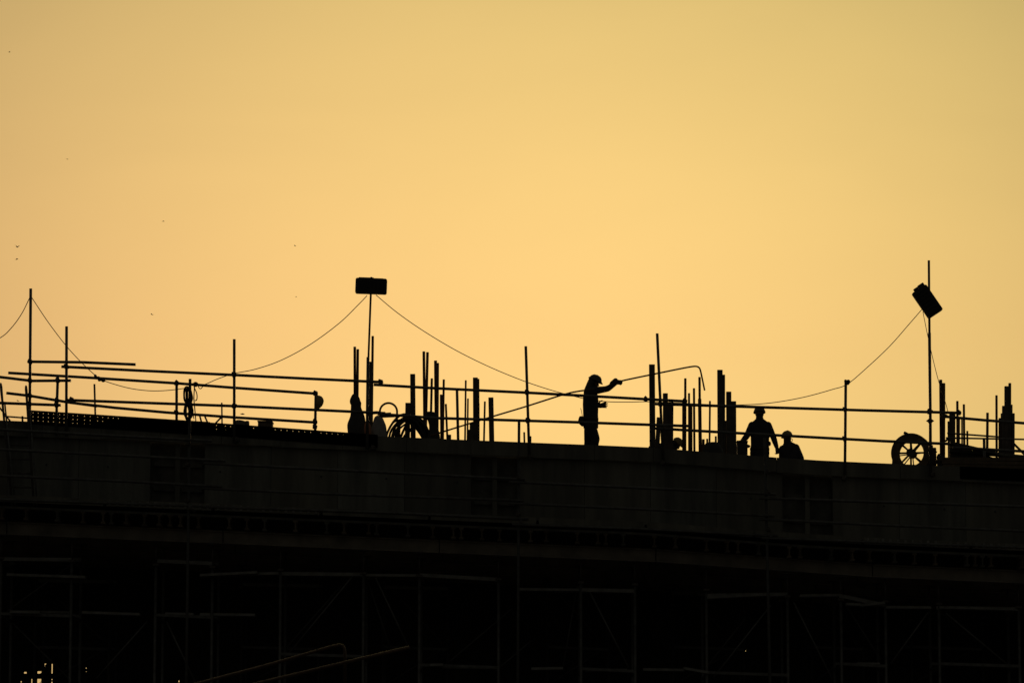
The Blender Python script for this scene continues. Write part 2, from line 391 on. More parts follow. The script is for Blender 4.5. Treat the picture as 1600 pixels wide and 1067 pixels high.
# perforated planks on edge as toe boards
def perforated(label, px0, px1, t0, t1, h, cols, rows, toponly=(), Y=-0.012):
    """steel plank on edge from px0 to px1; its top edge runs t0..t1; holes at pixel columns cols, rows px below the top"""
    hs = 0.0052; cols = cols[::2]; toponly = toponly[::2] if len(cols) > 4 else toponly; cols = sorted(set(cols) | set(toponly))
    A, B = P(px0, t0, Y), P(px1, t1, Y)
    def xz(X, down): return A.z + (B.z - A.z) * (X - A.x) / (B.x - A.x) - down
    xs = [A.x, B.x]; hx = [PX(c, Y) for c in cols]
    for X in hx: xs += [X - hs, X + hs]
    xs = sorted(xs); zs = [0.0, h]
    for r_ in rows: zs += [r_ / 80 - hs, r_ / 80 + hs]
    zs = sorted(zs); b = MB(); vt = {}
    def v(i, j):
        if (i, j) not in vt: vt[(i, j)] = b.bm.verts.new((xs[i], Y, xz(xs[i], zs[j])))
        return vt[(i, j)]
    to = [PX(c, Y) for c in toponly]
    for i in range(len(xs) - 1):
        for j in range(len(zs) - 1):
            xm, zm = (xs[i] + xs[i + 1]) / 2, (zs[j] + zs[j + 1]) / 2
            isx = any(abs(xm - X) < hs * 0.5 for X in hx); isz = [abs(zm - r_ / 80) < hs * 0.5 for r_ in rows]
            if isx and any(isz):
                if any(abs(xm - X) < 0.005 for X in to):
                    if isz[0]: continue
                else: continue
            b.bm.faces.new((v(i, j), v(i + 1, j), v(i + 1, j + 1), v(i, j + 1)))
    bmesh.ops.solidify(b.bm, geom=list(b.bm.faces), thickness=0.003)
    o = b.build('toe_board', M['sheet']); tag(o, label, 'toe board', 'perforated steel toe boards')
    # folded top lip
    MB().bar(A + Vector((0, 0.018, -0.002)), B + Vector((0, 0.018, -0.002)), 0.036, 0.004).build('lip', M['sheet'], o)
c1 = [51 + 4 * i for i in range(9)] + [89, 92.5, 96, 99.5] + [110, 113.5, 117, 120.5] + [127, 131.5, 136, 140.5, 145] + [152, 156, 160, 164]
t1_ = [168.5 + 4 * i for i in range(6)]
perforated('perforated steel plank on edge with many lit holes beside the ladder head', 46, 328, 640.5, 659, 0.27, c1 + t1_, [4, 10, 16], t1_)
c2 = [338, 342, 352, 356, 360, 364, 376, 380] + [387.5, 392, 396, 400]
t2 = [430 + 4.6 * i for i in range(13)] + [497 + 4.4 * i for i in range(18)]
perforated('dimmer perforated steel plank on edge running up to the draped sack', 322, 590, 659.3, 679, 0.25, c2 + t2, [4, 10], t2, -0.006)
c3 = [1588.5, 1592.5]
perforated('short perforated steel plank on edge beneath the stepped tower of posts', 1500, 1660, 728.5, 735, 0.24, c3, [3.5, 8], ())

# ------------------------------------------------------------------ access scaffold in front of the deck side
AS = thing('access_scaffold', 'walkway scaffold of tubes and planks hung along the side of the bridge deck', 'scaffold', (0, -0.9, 0))
YS = -0.98
for x0, y0, x1 in ((297, 592, 291), (811, 657, 809), (1195, 684, 1203), (-250, 640, -250), (1690, 700, 1690)):
    top = P(x0, y0, YS); X1 = PX(x1, YS)
    bt = P(x1, 1067, YS); d = (top - bt); foot = bt - d * (bt.z / d.z)
    MB().tube((foot.x, YS, 0.03), top, TR).build('standard', M['standard'], AS)
    MB().box((foot.x, YS, 0.015), (0.15, 0.15, 0.03)).build('base_plate', M['coupler'], AS)
    for off in (-0.40, -0.8, -1.5):
        X = PX((x0 + x1) / 2, YS); z = zt(X) + off
        if off == -1.5: MB().tube((X + 0.05, YS - 0.08, z - 0.12), (X + 0.05, 0.1, z - 0.12), TR).build('transom', M['tube'], AS)
        coupler(AS, (X, YS - 0.02, z))
lines = [[(-300, 656), (0, 671), (200, 682), (331, 689)],
         [(-300, 688), (0, 702), (200, 712), (352, 720)], [(318, 723.5), (500, 733), (820, 749)], [(795, 752.5), (1000, 762), (1212, 772)], [(1186, 778), (1400, 785), (1900, 801)],
         [(-300, 729), (0, 743), (200, 752), (347, 760)], [(316, 762.5), (500, 771), (818, 782)], [(795, 786), (1000, 795), (1210, 806)], [(1186, 811), (1400, 821), (1900, 842)],
         [(-300, 767), (0, 780), (330, 791)], [(318, 791.5), (600, 800.5), (825, 811)], [(800, 819), (1000, 826), (1215, 837)], [(1190, 840), (1400, 848), (1900, 866)]]
for ln in lines: tube_part('ledger', AS, ln, YS - 0.05)
x = XL
while x < XR - 0.2:
    x1 = min(XR, x + 2.07)
    for y in (-0.86,):
        a, b = Vector((x + 0.02, y, zt(x) - 1.60)), Vector((x1 - 0.02, y, zt(x1) - 1.60))
        MB().bar(a, b, 0.31, 0.05).build('plank', M['plank'], AS)
    n = 14
    rb_ = MB(); 
    a, b = Vector((x + 0.03, -1.022, zt(x) - 1.60)), Vector((x1 - 0.03, -1.022, zt(x1) - 1.60))
    tb = MB().bar(a, b, 0.02, 0.13).build('toe_plank', M['ply'], AS)
    if 5.8 < x < 9.5 or -8 < x < -5.5:
        for i in range(n):
            c = a.lerp(b, (i + 0.5) / n); MB().box(c + Vector((0, -0.018, 0)), (0.05, 0.012, 0.1), None, 0.004).build('rib', M['plank'], tb)
    x = x1

# ------------------------------------------------------------------ shoring towers
SG = 'shoring towers standing under the deck'
def ledge(parent, name, a, b, Y, w=0.05, h=0.06, m='plank'):
    return MB().bar(P(*a, Y), P(*b, Y), w, h).build(name, M[m], parent)
def tower(label, xa, xb, Yf, Yb, ya, yb, ymid, braces, planks, m='tube'):
    Xa, Xb = PX(xa, Yf), PX(xb, Yf); t = thing('shoring_tower', label, 'shoring tower', ((Xa + Xb) / 2, (Yf + Yb) / 2, 0), SG)
    zh = {}
    for X in (Xa, Xb):
        for y in (Yf, Yb):
            zc = zt(X) - 2.23; zl = zc - 0.42
            MB().tube((X, y, 0.12), (X, y, zl), 0.031).build('leg', M[m], t)
            MB().tube((X, y, zl + 0.0), (X, y, zc - 0.015), 0.019).build('head_jack', M['coupler'], t)
            MB().box((X, y, zc - 0.008), (0.2, 0.2, 0.014)).build('head_plate', M['coupler'], t)
            MB().box((X, y, zl - 0.03), (0.12, 0.12, 0.05), None, 0.01).build('jack_nut', M['coupler'], t)
            MB().tube((X, y, 0.02), (X, y, 0.3), 0.019).build('foot_jack', M['coupler'], t)
            MB().box((X, y, 0.012), (0.2, 0.2, 0.024)).build('foot_plate', M['coupler'], t)
    for y in (Yf, Yb):
        MB().bar(P(xa, ya, y) * 1, Vector((Xb, y, P(xb, yb, y).z)), 0.05, 0.07).build('ledger', M['plank'], t)
        for q in (ymid, ymid + 170, ymid + 340):
            za = max(0.4, P(xa, q, y).z); zb = max(0.4, P(xb, q + 4, y).z)
            MB().bar((Xa, y, za), (Xb, y, zb), 0.05, 0.055).build('ledger', M[m], t)
    for X in (Xa, Xb):
        for q in (ya, ymid, ymid + 170):
            z = max(0.45, P(xa if X == Xa else xb, q, Yf).z - 0.06)
            MB().bar((X, Yf, z), (X, Yb, z), 0.045, 0.045).build('transom', M[m], t)
    for (a, b, yy) in braces: MB().tube(P(*a, yy), P(*b, yy), 0.017, n=8).build('brace', M[m], t)
    for (a, b, yy) in planks:
        A, B = P(*a, yy), P(*b, yy); MB().bar(A + Vector((0, .16, 0)), B + Vector((0, .16, 0)), 0.32, 0.05).build('plank', M['plank'], t)
    return t
F, B = 0.05, 1.6
tower('shoring tower below the ladder with sky glinting at its feet', 5, 115, F, B, 873, 874, 958, [((113, 880), (10, 955), B), ((12, 965), (110, 1062), B)], [((10, 897), (133, 901), F - .1), ((15, 955), (62, 956), F - .2), ((40, 955), (108, 956), B)])
tower('shoring tower behind the standard hung with the rope coil', 246, 334, F, B, 876, 880, 960, [((230, 970), (150, 1060), F + .1), ((260, 970), (306, 1067), F + .1)], [((128, 956), (218, 959), F), ((258, 958), (302, 959), F), ((312, 959), (398, 960), F)])
tower('shoring tower crossed by a pair of steep parallel braces', 440, 569, F, B, 896, 897, 1021, [((553, 897), (450, 1022), F), ((535, 912), (440, 1020), B), ((573, 902), (610, 1012), B), ((587, 902), (638, 1010), F)],
      [((312, 898), (402, 893.5), F - .2), ((345, 897), (437, 895), F)])
tower('shoring tower standing over the top end of the lit ramp handrail', 656, 779, F, B, 898, 905, 1038, [((772, 1050), (830, 1000), B), ((800, 950), (700, 1035), B)], [((672, 1038), (692, 1037.5), F - .2), ((690, 1041), (780, 1043), F), ((572, 898), (655, 898.5), F)])
tower('shoring tower straight below the man with the bent rod', 907, 991, F, B, 921, 923, 1044, [((922, 925), (982, 1042), F), ((900, 925), (880, 1040), B)], [((812, 920), (905, 921), F), ((915, 1046), (980, 1046), F), ((830, 1044), (880, 1043), F)])
tower('shoring tower below the standing man with long rising brace', 1102, 1228, F, B, 930, 928, 1050, [((1204, 945), (1115, 1058), F), ((1240, 940), (1300, 1060), F), ((1165, 965), (1105, 1040), B)], [((1005, 1045), (1070, 1046), F), ((1068, 1043), (1108, 1050), F - .1), ((1105, 933), (1200, 928), F - .1)])
tower('narrow shoring tower between the leaning braces beneath the kneeling man', 1311, 1380, F, B, 930, 945, 1036, [((1322, 945), (1376, 1030), B)], [((1250, 930), (1312, 929), F), ((1322, 943), (1345, 944), F - .2), ((1345, 945), (1383, 941), F - .1)])
tower('shoring tower below the cable reel with broad V of braces', 1463, 1587, F, B, 949, 951, 1036, [((1450, 956), (1392, 1036), F), ((1478, 957), (1572, 1036), F)], [((1384, 948), (1455, 948.5), F - .1), ((1468, 948), (1583, 951), F - .1), ((1340, 1036), (1375, 1036.5), F)])
for i, (a, b) in enumerate(((60, 175), (380, 500), (600, 700), (855, 950), (1050, 1160), (1265, 1345), (1420, 1530))):
    names = ['rear shoring tower in the gap between ladder and rope coil bays', 'rear shoring tower seen behind the steep parallel braces', 'rear shoring tower behind the top of the ramp handrail',
             'rear shoring tower below and behind the man with the rod', 'rear shoring tower behind the long rising brace', 'rear shoring tower behind the narrow tower', 'rear shoring tower behind the broad V of braces']
    tower(names[i], a, b, 6.2, 7.6, 905 + a * 0.02, 905 + b * 0.02, 1010, [((a + 8, 915), (b - 8, 1005), 6.2), ((b - 6, 1012), (a + 6, 1067), 6.2)], [])

# hoarding added across the far side to block the sky glow, with chinks left open
HO = thing('backscreen', 'dark board hoarding added to block the sky beneath the deck with small chinks of sky', 'backscreen', (0, 12.6, 0))
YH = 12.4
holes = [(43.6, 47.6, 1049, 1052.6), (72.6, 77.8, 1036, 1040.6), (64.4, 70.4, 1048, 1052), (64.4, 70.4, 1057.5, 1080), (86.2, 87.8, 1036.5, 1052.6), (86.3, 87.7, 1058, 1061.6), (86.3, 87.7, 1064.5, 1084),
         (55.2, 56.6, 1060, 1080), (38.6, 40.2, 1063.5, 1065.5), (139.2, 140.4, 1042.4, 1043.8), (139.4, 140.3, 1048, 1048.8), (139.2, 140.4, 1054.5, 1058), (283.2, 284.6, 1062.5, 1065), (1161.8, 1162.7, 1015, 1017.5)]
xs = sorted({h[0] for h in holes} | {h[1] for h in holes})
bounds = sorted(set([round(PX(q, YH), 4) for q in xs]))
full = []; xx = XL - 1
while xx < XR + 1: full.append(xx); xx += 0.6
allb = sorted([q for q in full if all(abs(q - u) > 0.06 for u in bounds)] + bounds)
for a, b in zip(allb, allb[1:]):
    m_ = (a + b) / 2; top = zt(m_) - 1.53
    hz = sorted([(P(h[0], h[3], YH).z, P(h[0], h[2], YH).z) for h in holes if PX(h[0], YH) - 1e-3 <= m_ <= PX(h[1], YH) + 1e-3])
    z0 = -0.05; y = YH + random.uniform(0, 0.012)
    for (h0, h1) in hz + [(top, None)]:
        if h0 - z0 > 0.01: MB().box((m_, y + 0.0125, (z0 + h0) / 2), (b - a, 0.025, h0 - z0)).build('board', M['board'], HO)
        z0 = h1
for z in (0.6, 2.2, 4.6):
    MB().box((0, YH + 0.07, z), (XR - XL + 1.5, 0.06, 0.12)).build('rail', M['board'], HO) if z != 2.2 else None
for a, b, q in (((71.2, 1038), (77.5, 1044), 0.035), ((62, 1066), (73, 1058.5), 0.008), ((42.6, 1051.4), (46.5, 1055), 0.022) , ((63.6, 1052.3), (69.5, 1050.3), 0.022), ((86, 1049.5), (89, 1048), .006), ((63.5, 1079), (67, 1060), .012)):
    tube_part('strut', HO, [a, b], YH - 0.15, q, 'post')  # added only to trim the shape of the bright chinks
# unseen boards added at both ends so that no stray light enters from the ends of the frame
for X, lb in ((XL - 0.6, 'board end screen added to keep light from under the deck past the ladder'), (XR + 0.6, 'board end screen added to keep light from under the deck past the stepped posts')):
    e = thing('light_blocker', lb, 'blocker', (X, 6, 0))
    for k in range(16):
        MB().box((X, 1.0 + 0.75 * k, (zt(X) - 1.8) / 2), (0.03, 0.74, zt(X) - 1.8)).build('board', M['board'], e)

# ------------------------------------------------------------------ ramp with lit handrails, in front of the site
RP = thing('access_ramp', 'long timber access ramp whose steel handrails catch the evening light', 'ramp', P(480, 1067, -24))
ya, yb = -24.0, -24.9
h1 = [P(250, 1083, ya), P(310, 1067, ya), P(420, 1038, ya), P(520, 1009, ya), P(531, 1007, ya), P(535.5, 1008.5, ya), P(538, 1012.5, ya), P(539, 1019, ya), P(539.3, 1075, ya)]
h2 = [P(330, 1085, yb), P(415, 1064, yb), P(540, 1034, yb), P(640, 1010.5, yb)]
MB().path(h1, 0.020, 12).build('handrail', M['rail'], RP); MB().path(h2, 0.020, 12).build('handrail', M['rail'], RP)
dx, dz_ = h1[2] - h1[1], 0
slope = (h1[2].z - h1[1].z) / (h1[2].x - h1[1].x)
tx = h1[4].x + 0.1; tz = h1[4].z - 1.02; bxx = tx - (tz - 0.05) / slope
n = 34
for i in range(n):
    f0, f1 = i / n, (i + 1) / n
    a = Vector((bxx + (tx - bxx) * f0 + .004, (ya + yb) / 2, 0.05 + (tz - .05) * f0)); b = Vector((bxx + (tx - bxx) * f1 - .004, (ya + yb) / 2, 0.05 + (tz - .05) * f1))
    MB().bar(a, b, 0.95, 0.04).build('tread_board', M['timber'], RP)
MB().box((tx + 0.75, (ya + yb) / 2, tz - 0.02), (1.5, 0.95, 0.04)).build('landing', M['timber'], RP)
for q in (0.45, 0.6, 0.75, 0.9):
    X = bxx + (tx - bxx) * q; z = 0.05 + (tz - .05) * q
    for y in (ya + 0.02, yb - 0.02):
        MB().tube((X, y, 0), (X, y, z + (0.98 if q < .7 else 0)), 0.024).build('support', M['tube'], RP)
for X in (tx + 0.02, tx + 1.45):
    for y in (ya, yb): MB().tube((X, y, 0), (X, y, tz + 0.5 if X > tx + 1 else tz), 0.024).build('support', M['tube'], RP)

# ------------------------------------------------------------------ ladder
LD = thing('ladder', 'aluminium ladder leaning against the deck side beside the perforated plank', 'ladder', P(30, 790, -0.8))
lt, lb_ = [P(1, 598, -0.15), P(40.5, 602, -0.15)], [P(19, 790, -0.85), P(53, 790, -0.85)]
for a, b in zip(lt, lb_):
    d = (b - a).normalized()
    MB().path([a, a + d * 0.02, a + d * 0.09, a + d * 0.38, b], [0.008, 0.022, 0.029, 0.024, 0.022], 10).build('stile', M['post'], LD)
    MB().path([a + d * 0.45 + Vector((0.05, -0.05, 0)), b + Vector((0.07, -0.06, 0))], 0.016, 8).build('sleeve', M['tube'], LD)
for i in range(8):
    f = 0.16 + i * 0.115
    MB().tube(lt[0].lerp(lb_[0], f), lt[1].lerp(lb_[1], f), 0.016, n=8).build('rung', M['post'], LD)
tube_part('hook', LD, [(-6, 630), (2, 640), (16, 658)], -0.1, 0.018)
tag(tube_part('peg', None, [(35, 650), (35.5, 670)], 0.4, 0.02, 'post'), 'stubby steel peg standing by the head of the ladder', 'peg')

# ------------------------------------------------------------------ starter bars and posts cast into the deck
def deck_z(X): return dz(X) - 0.02
def bars(name, label, cat, group, Y, items, m='rebar'):
    """items: (x at top, y of top, x at the deck edge, width px[, kind]); one item = one mesh thing, several = a bundle with its bars as parts"""
    def one(it, parent):
        xt, yt, xb, w = it[:4]; kind = it[4] if len(it) > 4 else 'round'
        Yk = Y + (it[5] if len(it) > 5 else 0)
        top = P(xt, yt, Yk)
        eb = P(xb, float(np.interp(xb, [a for a, b in EDGE], [b for a, b in EDGE])), Yk); d = (eb - top)
        foot = top + d * ((top.z - deck_z(top.x)) / -d.z) if abs(d.z) > 0.15 else Vector((top.x, Yk, deck_z(top.x)))
        wm = w / 80.0 * (70 + Yk) / 70 * 1.10
        b = MB()
        if kind == 'round':
            b.tube(foot, top, wm / 2, n=10)
            bmesh.ops.bevel(b.bm, geom=[e for e in b.bm.edges if all(abs((v.co - top).length - wm / 2) < 1e-3 for v in e.verts)], offset=wm * 0.08, segments=1, affect='EDGES')
        else:
            b.bar(foot, top, wm, min(wm, 0.10), Vector((0, 1, 0)))
            b.bm.normal_update()
            bmesh.ops.bevel(b.bm, geom=list(b.bm.edges), offset=0.006, segments=1, affect='EDGES')
        mm = m if kind == 'round' else 'post'
        return b.build('bar' if parent else name, M[mm], parent), foot
    if len(items) == 1:
        o, f = one(items[0], None); o.name = name; tag(o, label, cat, group); return o
    X = sum(PX(i[2], Y) for i in items) / len(items)
    t = thing(name, label, cat, (X, Y, deck_z(X)), group)
    for it in items: one(it, t)
    return t
g1, g2 = 'starter bars standing out of the deck', 'square posts standing out of the deck'
def bar1(label, Y, *it): return bars('starter_bar', label, 'rebar', g1, Y, [it])
def post1(label, Y, *it): return bars('square_post', label, 'post', g2, Y, [it + ('sq',)])
# beside the square floodlight
bar1('tall thin starter bar topmost of the two rising from the draped sack', 1.5, 554.3, 541.7, 554.6, 4.0)
bar1('slightly shorter starter bar touching its twin above the draped sack', 1.5, 559.0, 545.5, 557.8, 4.0)
bar1('tall thin starter bar just beside the square floodlight pole', 1.3, 582.4, 525, 580.6, 3.7)
post1('thick short post pressed between the floodlight pole and its thin bar', 1.2, 578.6, 565.3, 577.3, 6.5)
# behind the hose coil
post1('short wide post standing in the hose coil', 1.6, 637.4, 629.5, 636.6, 7.2)
post1('tall wide post just past the hose coil', 1.8, 644.8, 584.5, 645.6, 7.2)
bar1('stub of bar standing inside the hose arc', 1.4, 623.8, 657, 623, 4.6)
bar1('tallest starter bar of the crowd behind the hose coil', 2.2, 662.2, 549, 663.5, 4.1)
bar1('tall starter bar leaning towards its taller twin behind the hose coil', 2.4, 668.0, 550.2, 664.8, 4.1)
bar1('lone slim starter bar between the two tall pairs', 1.9, 674.7, 591, 672.6, 3.6)
bar1('stout tall starter bar of the second tall pair', 2.1, 680.5, 563.3, 681.6, 4.6)
bar1('bar half hidden by the stout one in the second tall pair', 2.5, 684.5, 567, 683.8, 3.0)
bar1('middling bar whose top stays below the top rail', 1.7, 689.2, 616.3, 689.8, 3.8)
bar1('slim bar poking just above the top rail beside the second tall pair', 1.9, 693.4, 592.7, 692, 3.4)
bar1('leaning short bar at the end of the crowd behind the hose coil', 1.5, 696.6, 631, 699, 3.2)
post1('low stub block at the foot of the leaning short bar', 1.2, 702, 679, 702.5, 5.4)
# pair of wide posts
bar1('slim bar standing alone next to the thickest tall post', 1.9, 727.8, 594, 726.6, 2.8)
bar1('shorter slim bar squeezed beside the thickest tall post', 2.0, 731.2, 622.5, 730.4, 2.6)
bars('post_bundle', 'thickest tall post made of several flat topped lengths together', 'post', g2, 2.0,
     [(742.7, 590, 743.2, 7.0, 'sq'), (747.4, 591.8, 747.6, 3.0, 'sq', 0.03), (748.6, 630, 748.6, 1.6, 'round', 0.1)])
bars('post_bundle', 'low cluster of stubs at the foot of the thickest tall post', 'post', g2, 1.6,
     [(736.6, 660.5, 736.6, 5.0, 'sq'), (733.4, 671, 733.2, 3.0, 'sq')])
bar1('slightly tilted slim bar between two wide posts', 1.8, 757.6, 627, 756.2, 2.9)
post1('wide short post standing clear of the others', 1.8, 767, 621, 768.3, 7.3)
bar1('short thin peg beside the straight guardrail post', 0.5, 819, 675, 819.4, 2.8)
post1('low thick peg right behind the straight guardrail post', 0.6, 828.4, 681.3, 828.6, 3.6)
# by the bent rod's hook
post1('tallest square post passed by the bent rod', 2.0, 1018.6, 569.5, 1019.6, 8.2)
bars('post_bundle', 'broad stepped pair of posts rising behind the bending worker', 'post', g2, 2.6,
     [(1039.6, 614.5, 1039.6, 7.0, 'sq'), (1047.5, 628.3, 1047, 8.6, 'sq')])
post1('stub leaning against the tall leaning guardrail post', 1.6, 1029.6, 652, 1027, 6.2)
bars('bar_bundle', 'slim bar with a thicker splice below the rail near the bending worker', 'rebar', g1, 2.2,
     [(1070.8, 591, 1070.6, 3.6), (1067.6, 630.5, 1067.6, 3.4)])
bars('bar_bundle', 'shorter bar with wide lower splice next in line from the bending worker', 'rebar', g1, 2.2,
     [(1076.6, 614.2, 1076.8, 3.2), (1080.0, 633, 1080.2, 3.6)])
bar1('lone straight bar midway along the row under the rod hook', 2.4, 1084.3, 606.4, 1085, 3.4)
bars('bar_bundle', 'bar with a coupling sleeve ending just under the rod hook', 'rebar', g1, 2.2,
     [(1093, 589, 1093.8, 3.7), (1093.2, 623, 1094.2, 5.2)])
bar1('straight bar just clear of the row nearest the dark bundle', 2.2, 1109.3, 626.3, 1108.5, 2.9)
bar1('first stub sticking up from the dark bundle', 1.9, 1099, 686, 1099, 4.0)
bar1('second thinner stub sticking up from the dark bundle', 2.0, 1105, 685.3, 1105, 3.0)
bar1('last stub of the dark bundle close to the tall flat topped post', 1.9, 1118.4, 681.3, 1118.6, 3.0)
bars('post_bundle', 'tall flat topped post with a shorter strip along its side', 'post', g2, 2.0,
     [(1124.8, 578, 1125.4, 7.5, 'sq'), (1130.6, 585.4, 1130.6, 4.2, 'sq', 0.05)])
bars('post_bundle', 'two step post between the tall flat topped post and the standing man', 'post', g2, 2.2,
     [(1138.6, 612, 1139, 7.2, 'sq'), (1146, 627, 1146.4, 7.4, 'sq', 0.03), (1134.4, 657, 1134.6, 3.0, 'sq', 0.1)])
# by the reel
bars('post_bundle', 'pair of tall uneven posts right beside the cable reel', 'post', g2, 1.6,
     [(1469.8, 593.2, 1471, 4.6), (1474.4, 598.5, 1474.2, 5.0), (1468.6, 611, 1469.6, 2.0)])
bars('post_bundle', 'wide stubby post with a lower strip beyond the uneven pair', 'post', g2, 1.8,
     [(1488, 643.5, 1487.6, 8.2, 'sq'), (1482.4, 658, 1483, 3.4, 'sq', 0.05)])
bars('bar_bundle', 'bar with thick base rising through the end clamp of the rail', 'rebar', g1, 1.8,
     [(1495.8, 626.4, 1496.4, 3.6), (1497.6, 652, 1497.2, 4.6)])
bars('bar_bundle', 'slim bar with short companion beyond the end clamp of the rail', 'rebar', g1, 2.0,
     [(1506, 631.5, 1507, 3.4), (1503, 655, 1503.4, 2.4)])
bar1('low bar ending at the thin lower rails', 1.6, 1511.4, 673, 1512, 3.0)
bar1('bar standing where the lower rails cross before the tall thin one', 1.8, 1543, 644.6, 1542.2, 3.9)
bar1('tall thin bar nearest the stepped tower of posts', 1.9, 1557, 617.5, 1557.3, 3.5)
bars('post_bundle', 'stepped tower of many posts packed together like a skyline', 'post', g2, 2.2,
     [(1572.6, 603.4, 1572.6, 5.6, 'sq'), (1577.8, 598.4, 1577.8, 3.8, 'sq', 0.03), (1568.2, 634, 1568.2, 4.4, 'sq'), (1580.8, 632, 1580.6, 2.4, 'sq', 0.05),
      (1565, 645.5, 1565.2, 2.6, 'sq', 0.08), (1583.2, 645.5, 1583, 4.0, 'sq', 0.03), (1562.2, 653, 1562, 3.4, 'sq', 0.1)])

# ------------------------------------------------------------------ floodlights on poles
def rounded_box(w, h, d, r, seg=4):
    b = MB(); pts = []
    for (sx, sz, a0) in ((1, 1, 0), (-1, 1, 90), (-1, -1, 180), (1, -1, 270)):
        for k in range(seg + 1):
            a = R(a0 + 90 * k / seg); pts.append(Vector((sx * (w / 2 - r) + r * math.cos(a), -d / 2, sz * (h / 2 - r) + r * math.sin(a))))
    b.prism(pts, Vector((0, d, 0))); return b
def lamp_head(parent, c, w, h, ang, tops):
    rot = Matrix.Rotation(ang, 4, 'Y'); T = Matrix.Translation(c)
    b = rounded_box(w, h, 0.11, 0.035); bmesh.ops.transform(b.bm, matrix=T @ rot, verts=b.bm.verts)
    hd = b.build('floodlight', M['black'], parent)
    b = rounded_box(w - 0.08, h - 0.08, 0.012, 0.02); bmesh.ops.transform(b.bm, matrix=T @ rot @ Matrix.Translation((0, 0.058, 0)), verts=b.bm.verts)
    b.build('lamp_glass', M['glass'], hd)
    for k in range(7):
        b = MB().box((-w / 2 + w * (k + 1) / 8, -0.07, 0), (0.012, 0.05, h * 0.72)); bmesh.ops.transform(b.bm, matrix=T @ rot, verts=b.bm.verts)
        b.build('cooling_fin', M['black'], hd)
    for (x, z, bw, bh) in tops:
        b = MB().box((x, 0, z), (bw, 0.09, bh), None, 0.012); bmesh.ops.transform(b.bm, matrix=T @ rot, verts=b.bm.verts)
        b.build('bracket', M['black'], hd)
    return hd
FL = thing('floodlight_pole', 'thin pole carrying a level rectangular floodlight above the draped sack', 'floodlight', P(574, 700, -0.06), 'floodlights on thin poles')
MB().path([P(573.8, 702, -0.06), P(574.0, 640, -0.06), P(575.0, 558, -0.06)], 0.031, 10).build('lower_pole', M['tube'], FL)
MB().path([P(575.3, 570, -0.06), P(579.3, 462, -0.06), P(580.4, 433, -0.06)], 0.021, 10).build('pole', M['tube'], FL)
lamp_head(FL, P(580.0, 447.4, -0.15), 0.615, 0.305, R(2.0), [(-0.10, 0.158, 0.30, 0.022), (0.12, 0.152, 0.22, 0.012)])
coupler(FL, P(583.5, 700, -0.05))
FL2 = thing('floodlight_pole', 'taller pole with a steeply tilted floodlight rising beside the cable reel', 'floodlight', P(1453.5, 740, -0.06), 'floodlights on thin poles')
MB().path([P(1454, 742, -0.06), P(1453.5, 640, -0.06), P(1452.2, 520, -0.06)], 0.030, 10).build('lower_pole', M['tube'], FL2)
MB().path([P(1452.4, 540, -0.06), P(1451.3, 407, -0.06)], 0.024, 10).build('pole', M['tube'], FL2)
lamp_head(FL2, P(1448.8, 471.5, -0.16), 0.60, 0.335, R(56.5), [(-0.325, 0.075, 0.075, 0.13), (-0.325, -0.045, 0.05, 0.10)])
cw = MB(); cw.loft([(P(1453.3, 653, -.06), (.01, 0, 0), (0, .01, 0)), (P(1453.3, 655.5, -.06), (.05, 0, 0), (0, .04, 0)), (P(1453.3, 657.5, -.06), (.082, 0, 0), (0, .05, 0)), (P(1453.3, 659.5, -.06), (.045, 0, 0), (0, .04, 0)), (P(1453.3, 663, -.06), (.01, 0, 0), (0, .01, 0))], 8)
cw.build('wing_nut', M['coupler'], FL2); coupler(FL2, P(1452.8, 643.5, -0.08)); coupler(FL2, P(1457, 741, -0.05))

# ------------------------------------------------------------------ cables
def spline(pts, n=8):
    pts = [Vector(p) for p in pts]; out = []
    q = [pts[0] * 2 - pts[1]] + pts + [pts[-1] * 2 - pts[-2]]
    for i in range(1, len(q) - 2):
        for k in range(n):
            t = k / n; a, b, c, d = q[i - 1], q[i], q[i + 1], q[i + 2]
            out.append(0.5 * ((2 * b) + (c - a) * t + (2 * a - 5 * b + 4 * c - d) * t * t + (3 * b - a - 3 * c + d) * t ** 3))
    return out + [pts[-1]]
def cable(label, pts, r=0.0085, Y=-0.05):
    o = MB().path(spline([P(a, b, Y) for a, b in pts]), r, 6).build('cable', M['cable']); return tag(o, label, 'cable', 'slack cables strung between poles')
cable('slack cable sagging out of the picture from the tall post by the ladder', [(-90, 560), (-40, 547), (0, 528), (18, 512), (34, 490), (47, 464)])
cable('cable dropping from the tall post by the ladder to the taped knot on the rail', [(49, 464), (75, 503), (104, 541), (130, 569), (151, 588), (160, 593.5), (178, 600), (205, 607), (235, 610.5), (262, 609.8), (290, 606.5)])
cable('cable climbing from the rope coil to the level floodlight', [(306, 602), (320, 600.5), (340, 592), (366, 583.5), (400, 576.5), (440, 562.5), (485, 538), (530, 505), (560, 476), (573.5, 462)])
cable('long cable drooping from the level floodlight to behind the man with the rod', [(587.5, 461), (620, 488), (660, 516), (710, 546), (760, 571), (810, 592), (850, 606), (885, 616), (920, 624), (950, 627.5), (985, 628), (1012, 627.5), (1060, 629.5), (1100, 631.5), (1122, 632.5)])
cable('cable rising from the two step post over the standing man to the tilted floodlight', [(1122, 632.5), (1150, 632.6), (1185, 631.2), (1220, 627.2), (1260, 619.5), (1300, 608.5), (1324, 600), (1355, 574), (1390, 541), (1420, 507), (1440, 484)])
cable('thin flex falling from the tilted floodlight towards the uneven posts', [(1442, 487), (1449, 522), (1458, 562), (1467, 597), (1477, 628), (1482, 646)], 0.007)
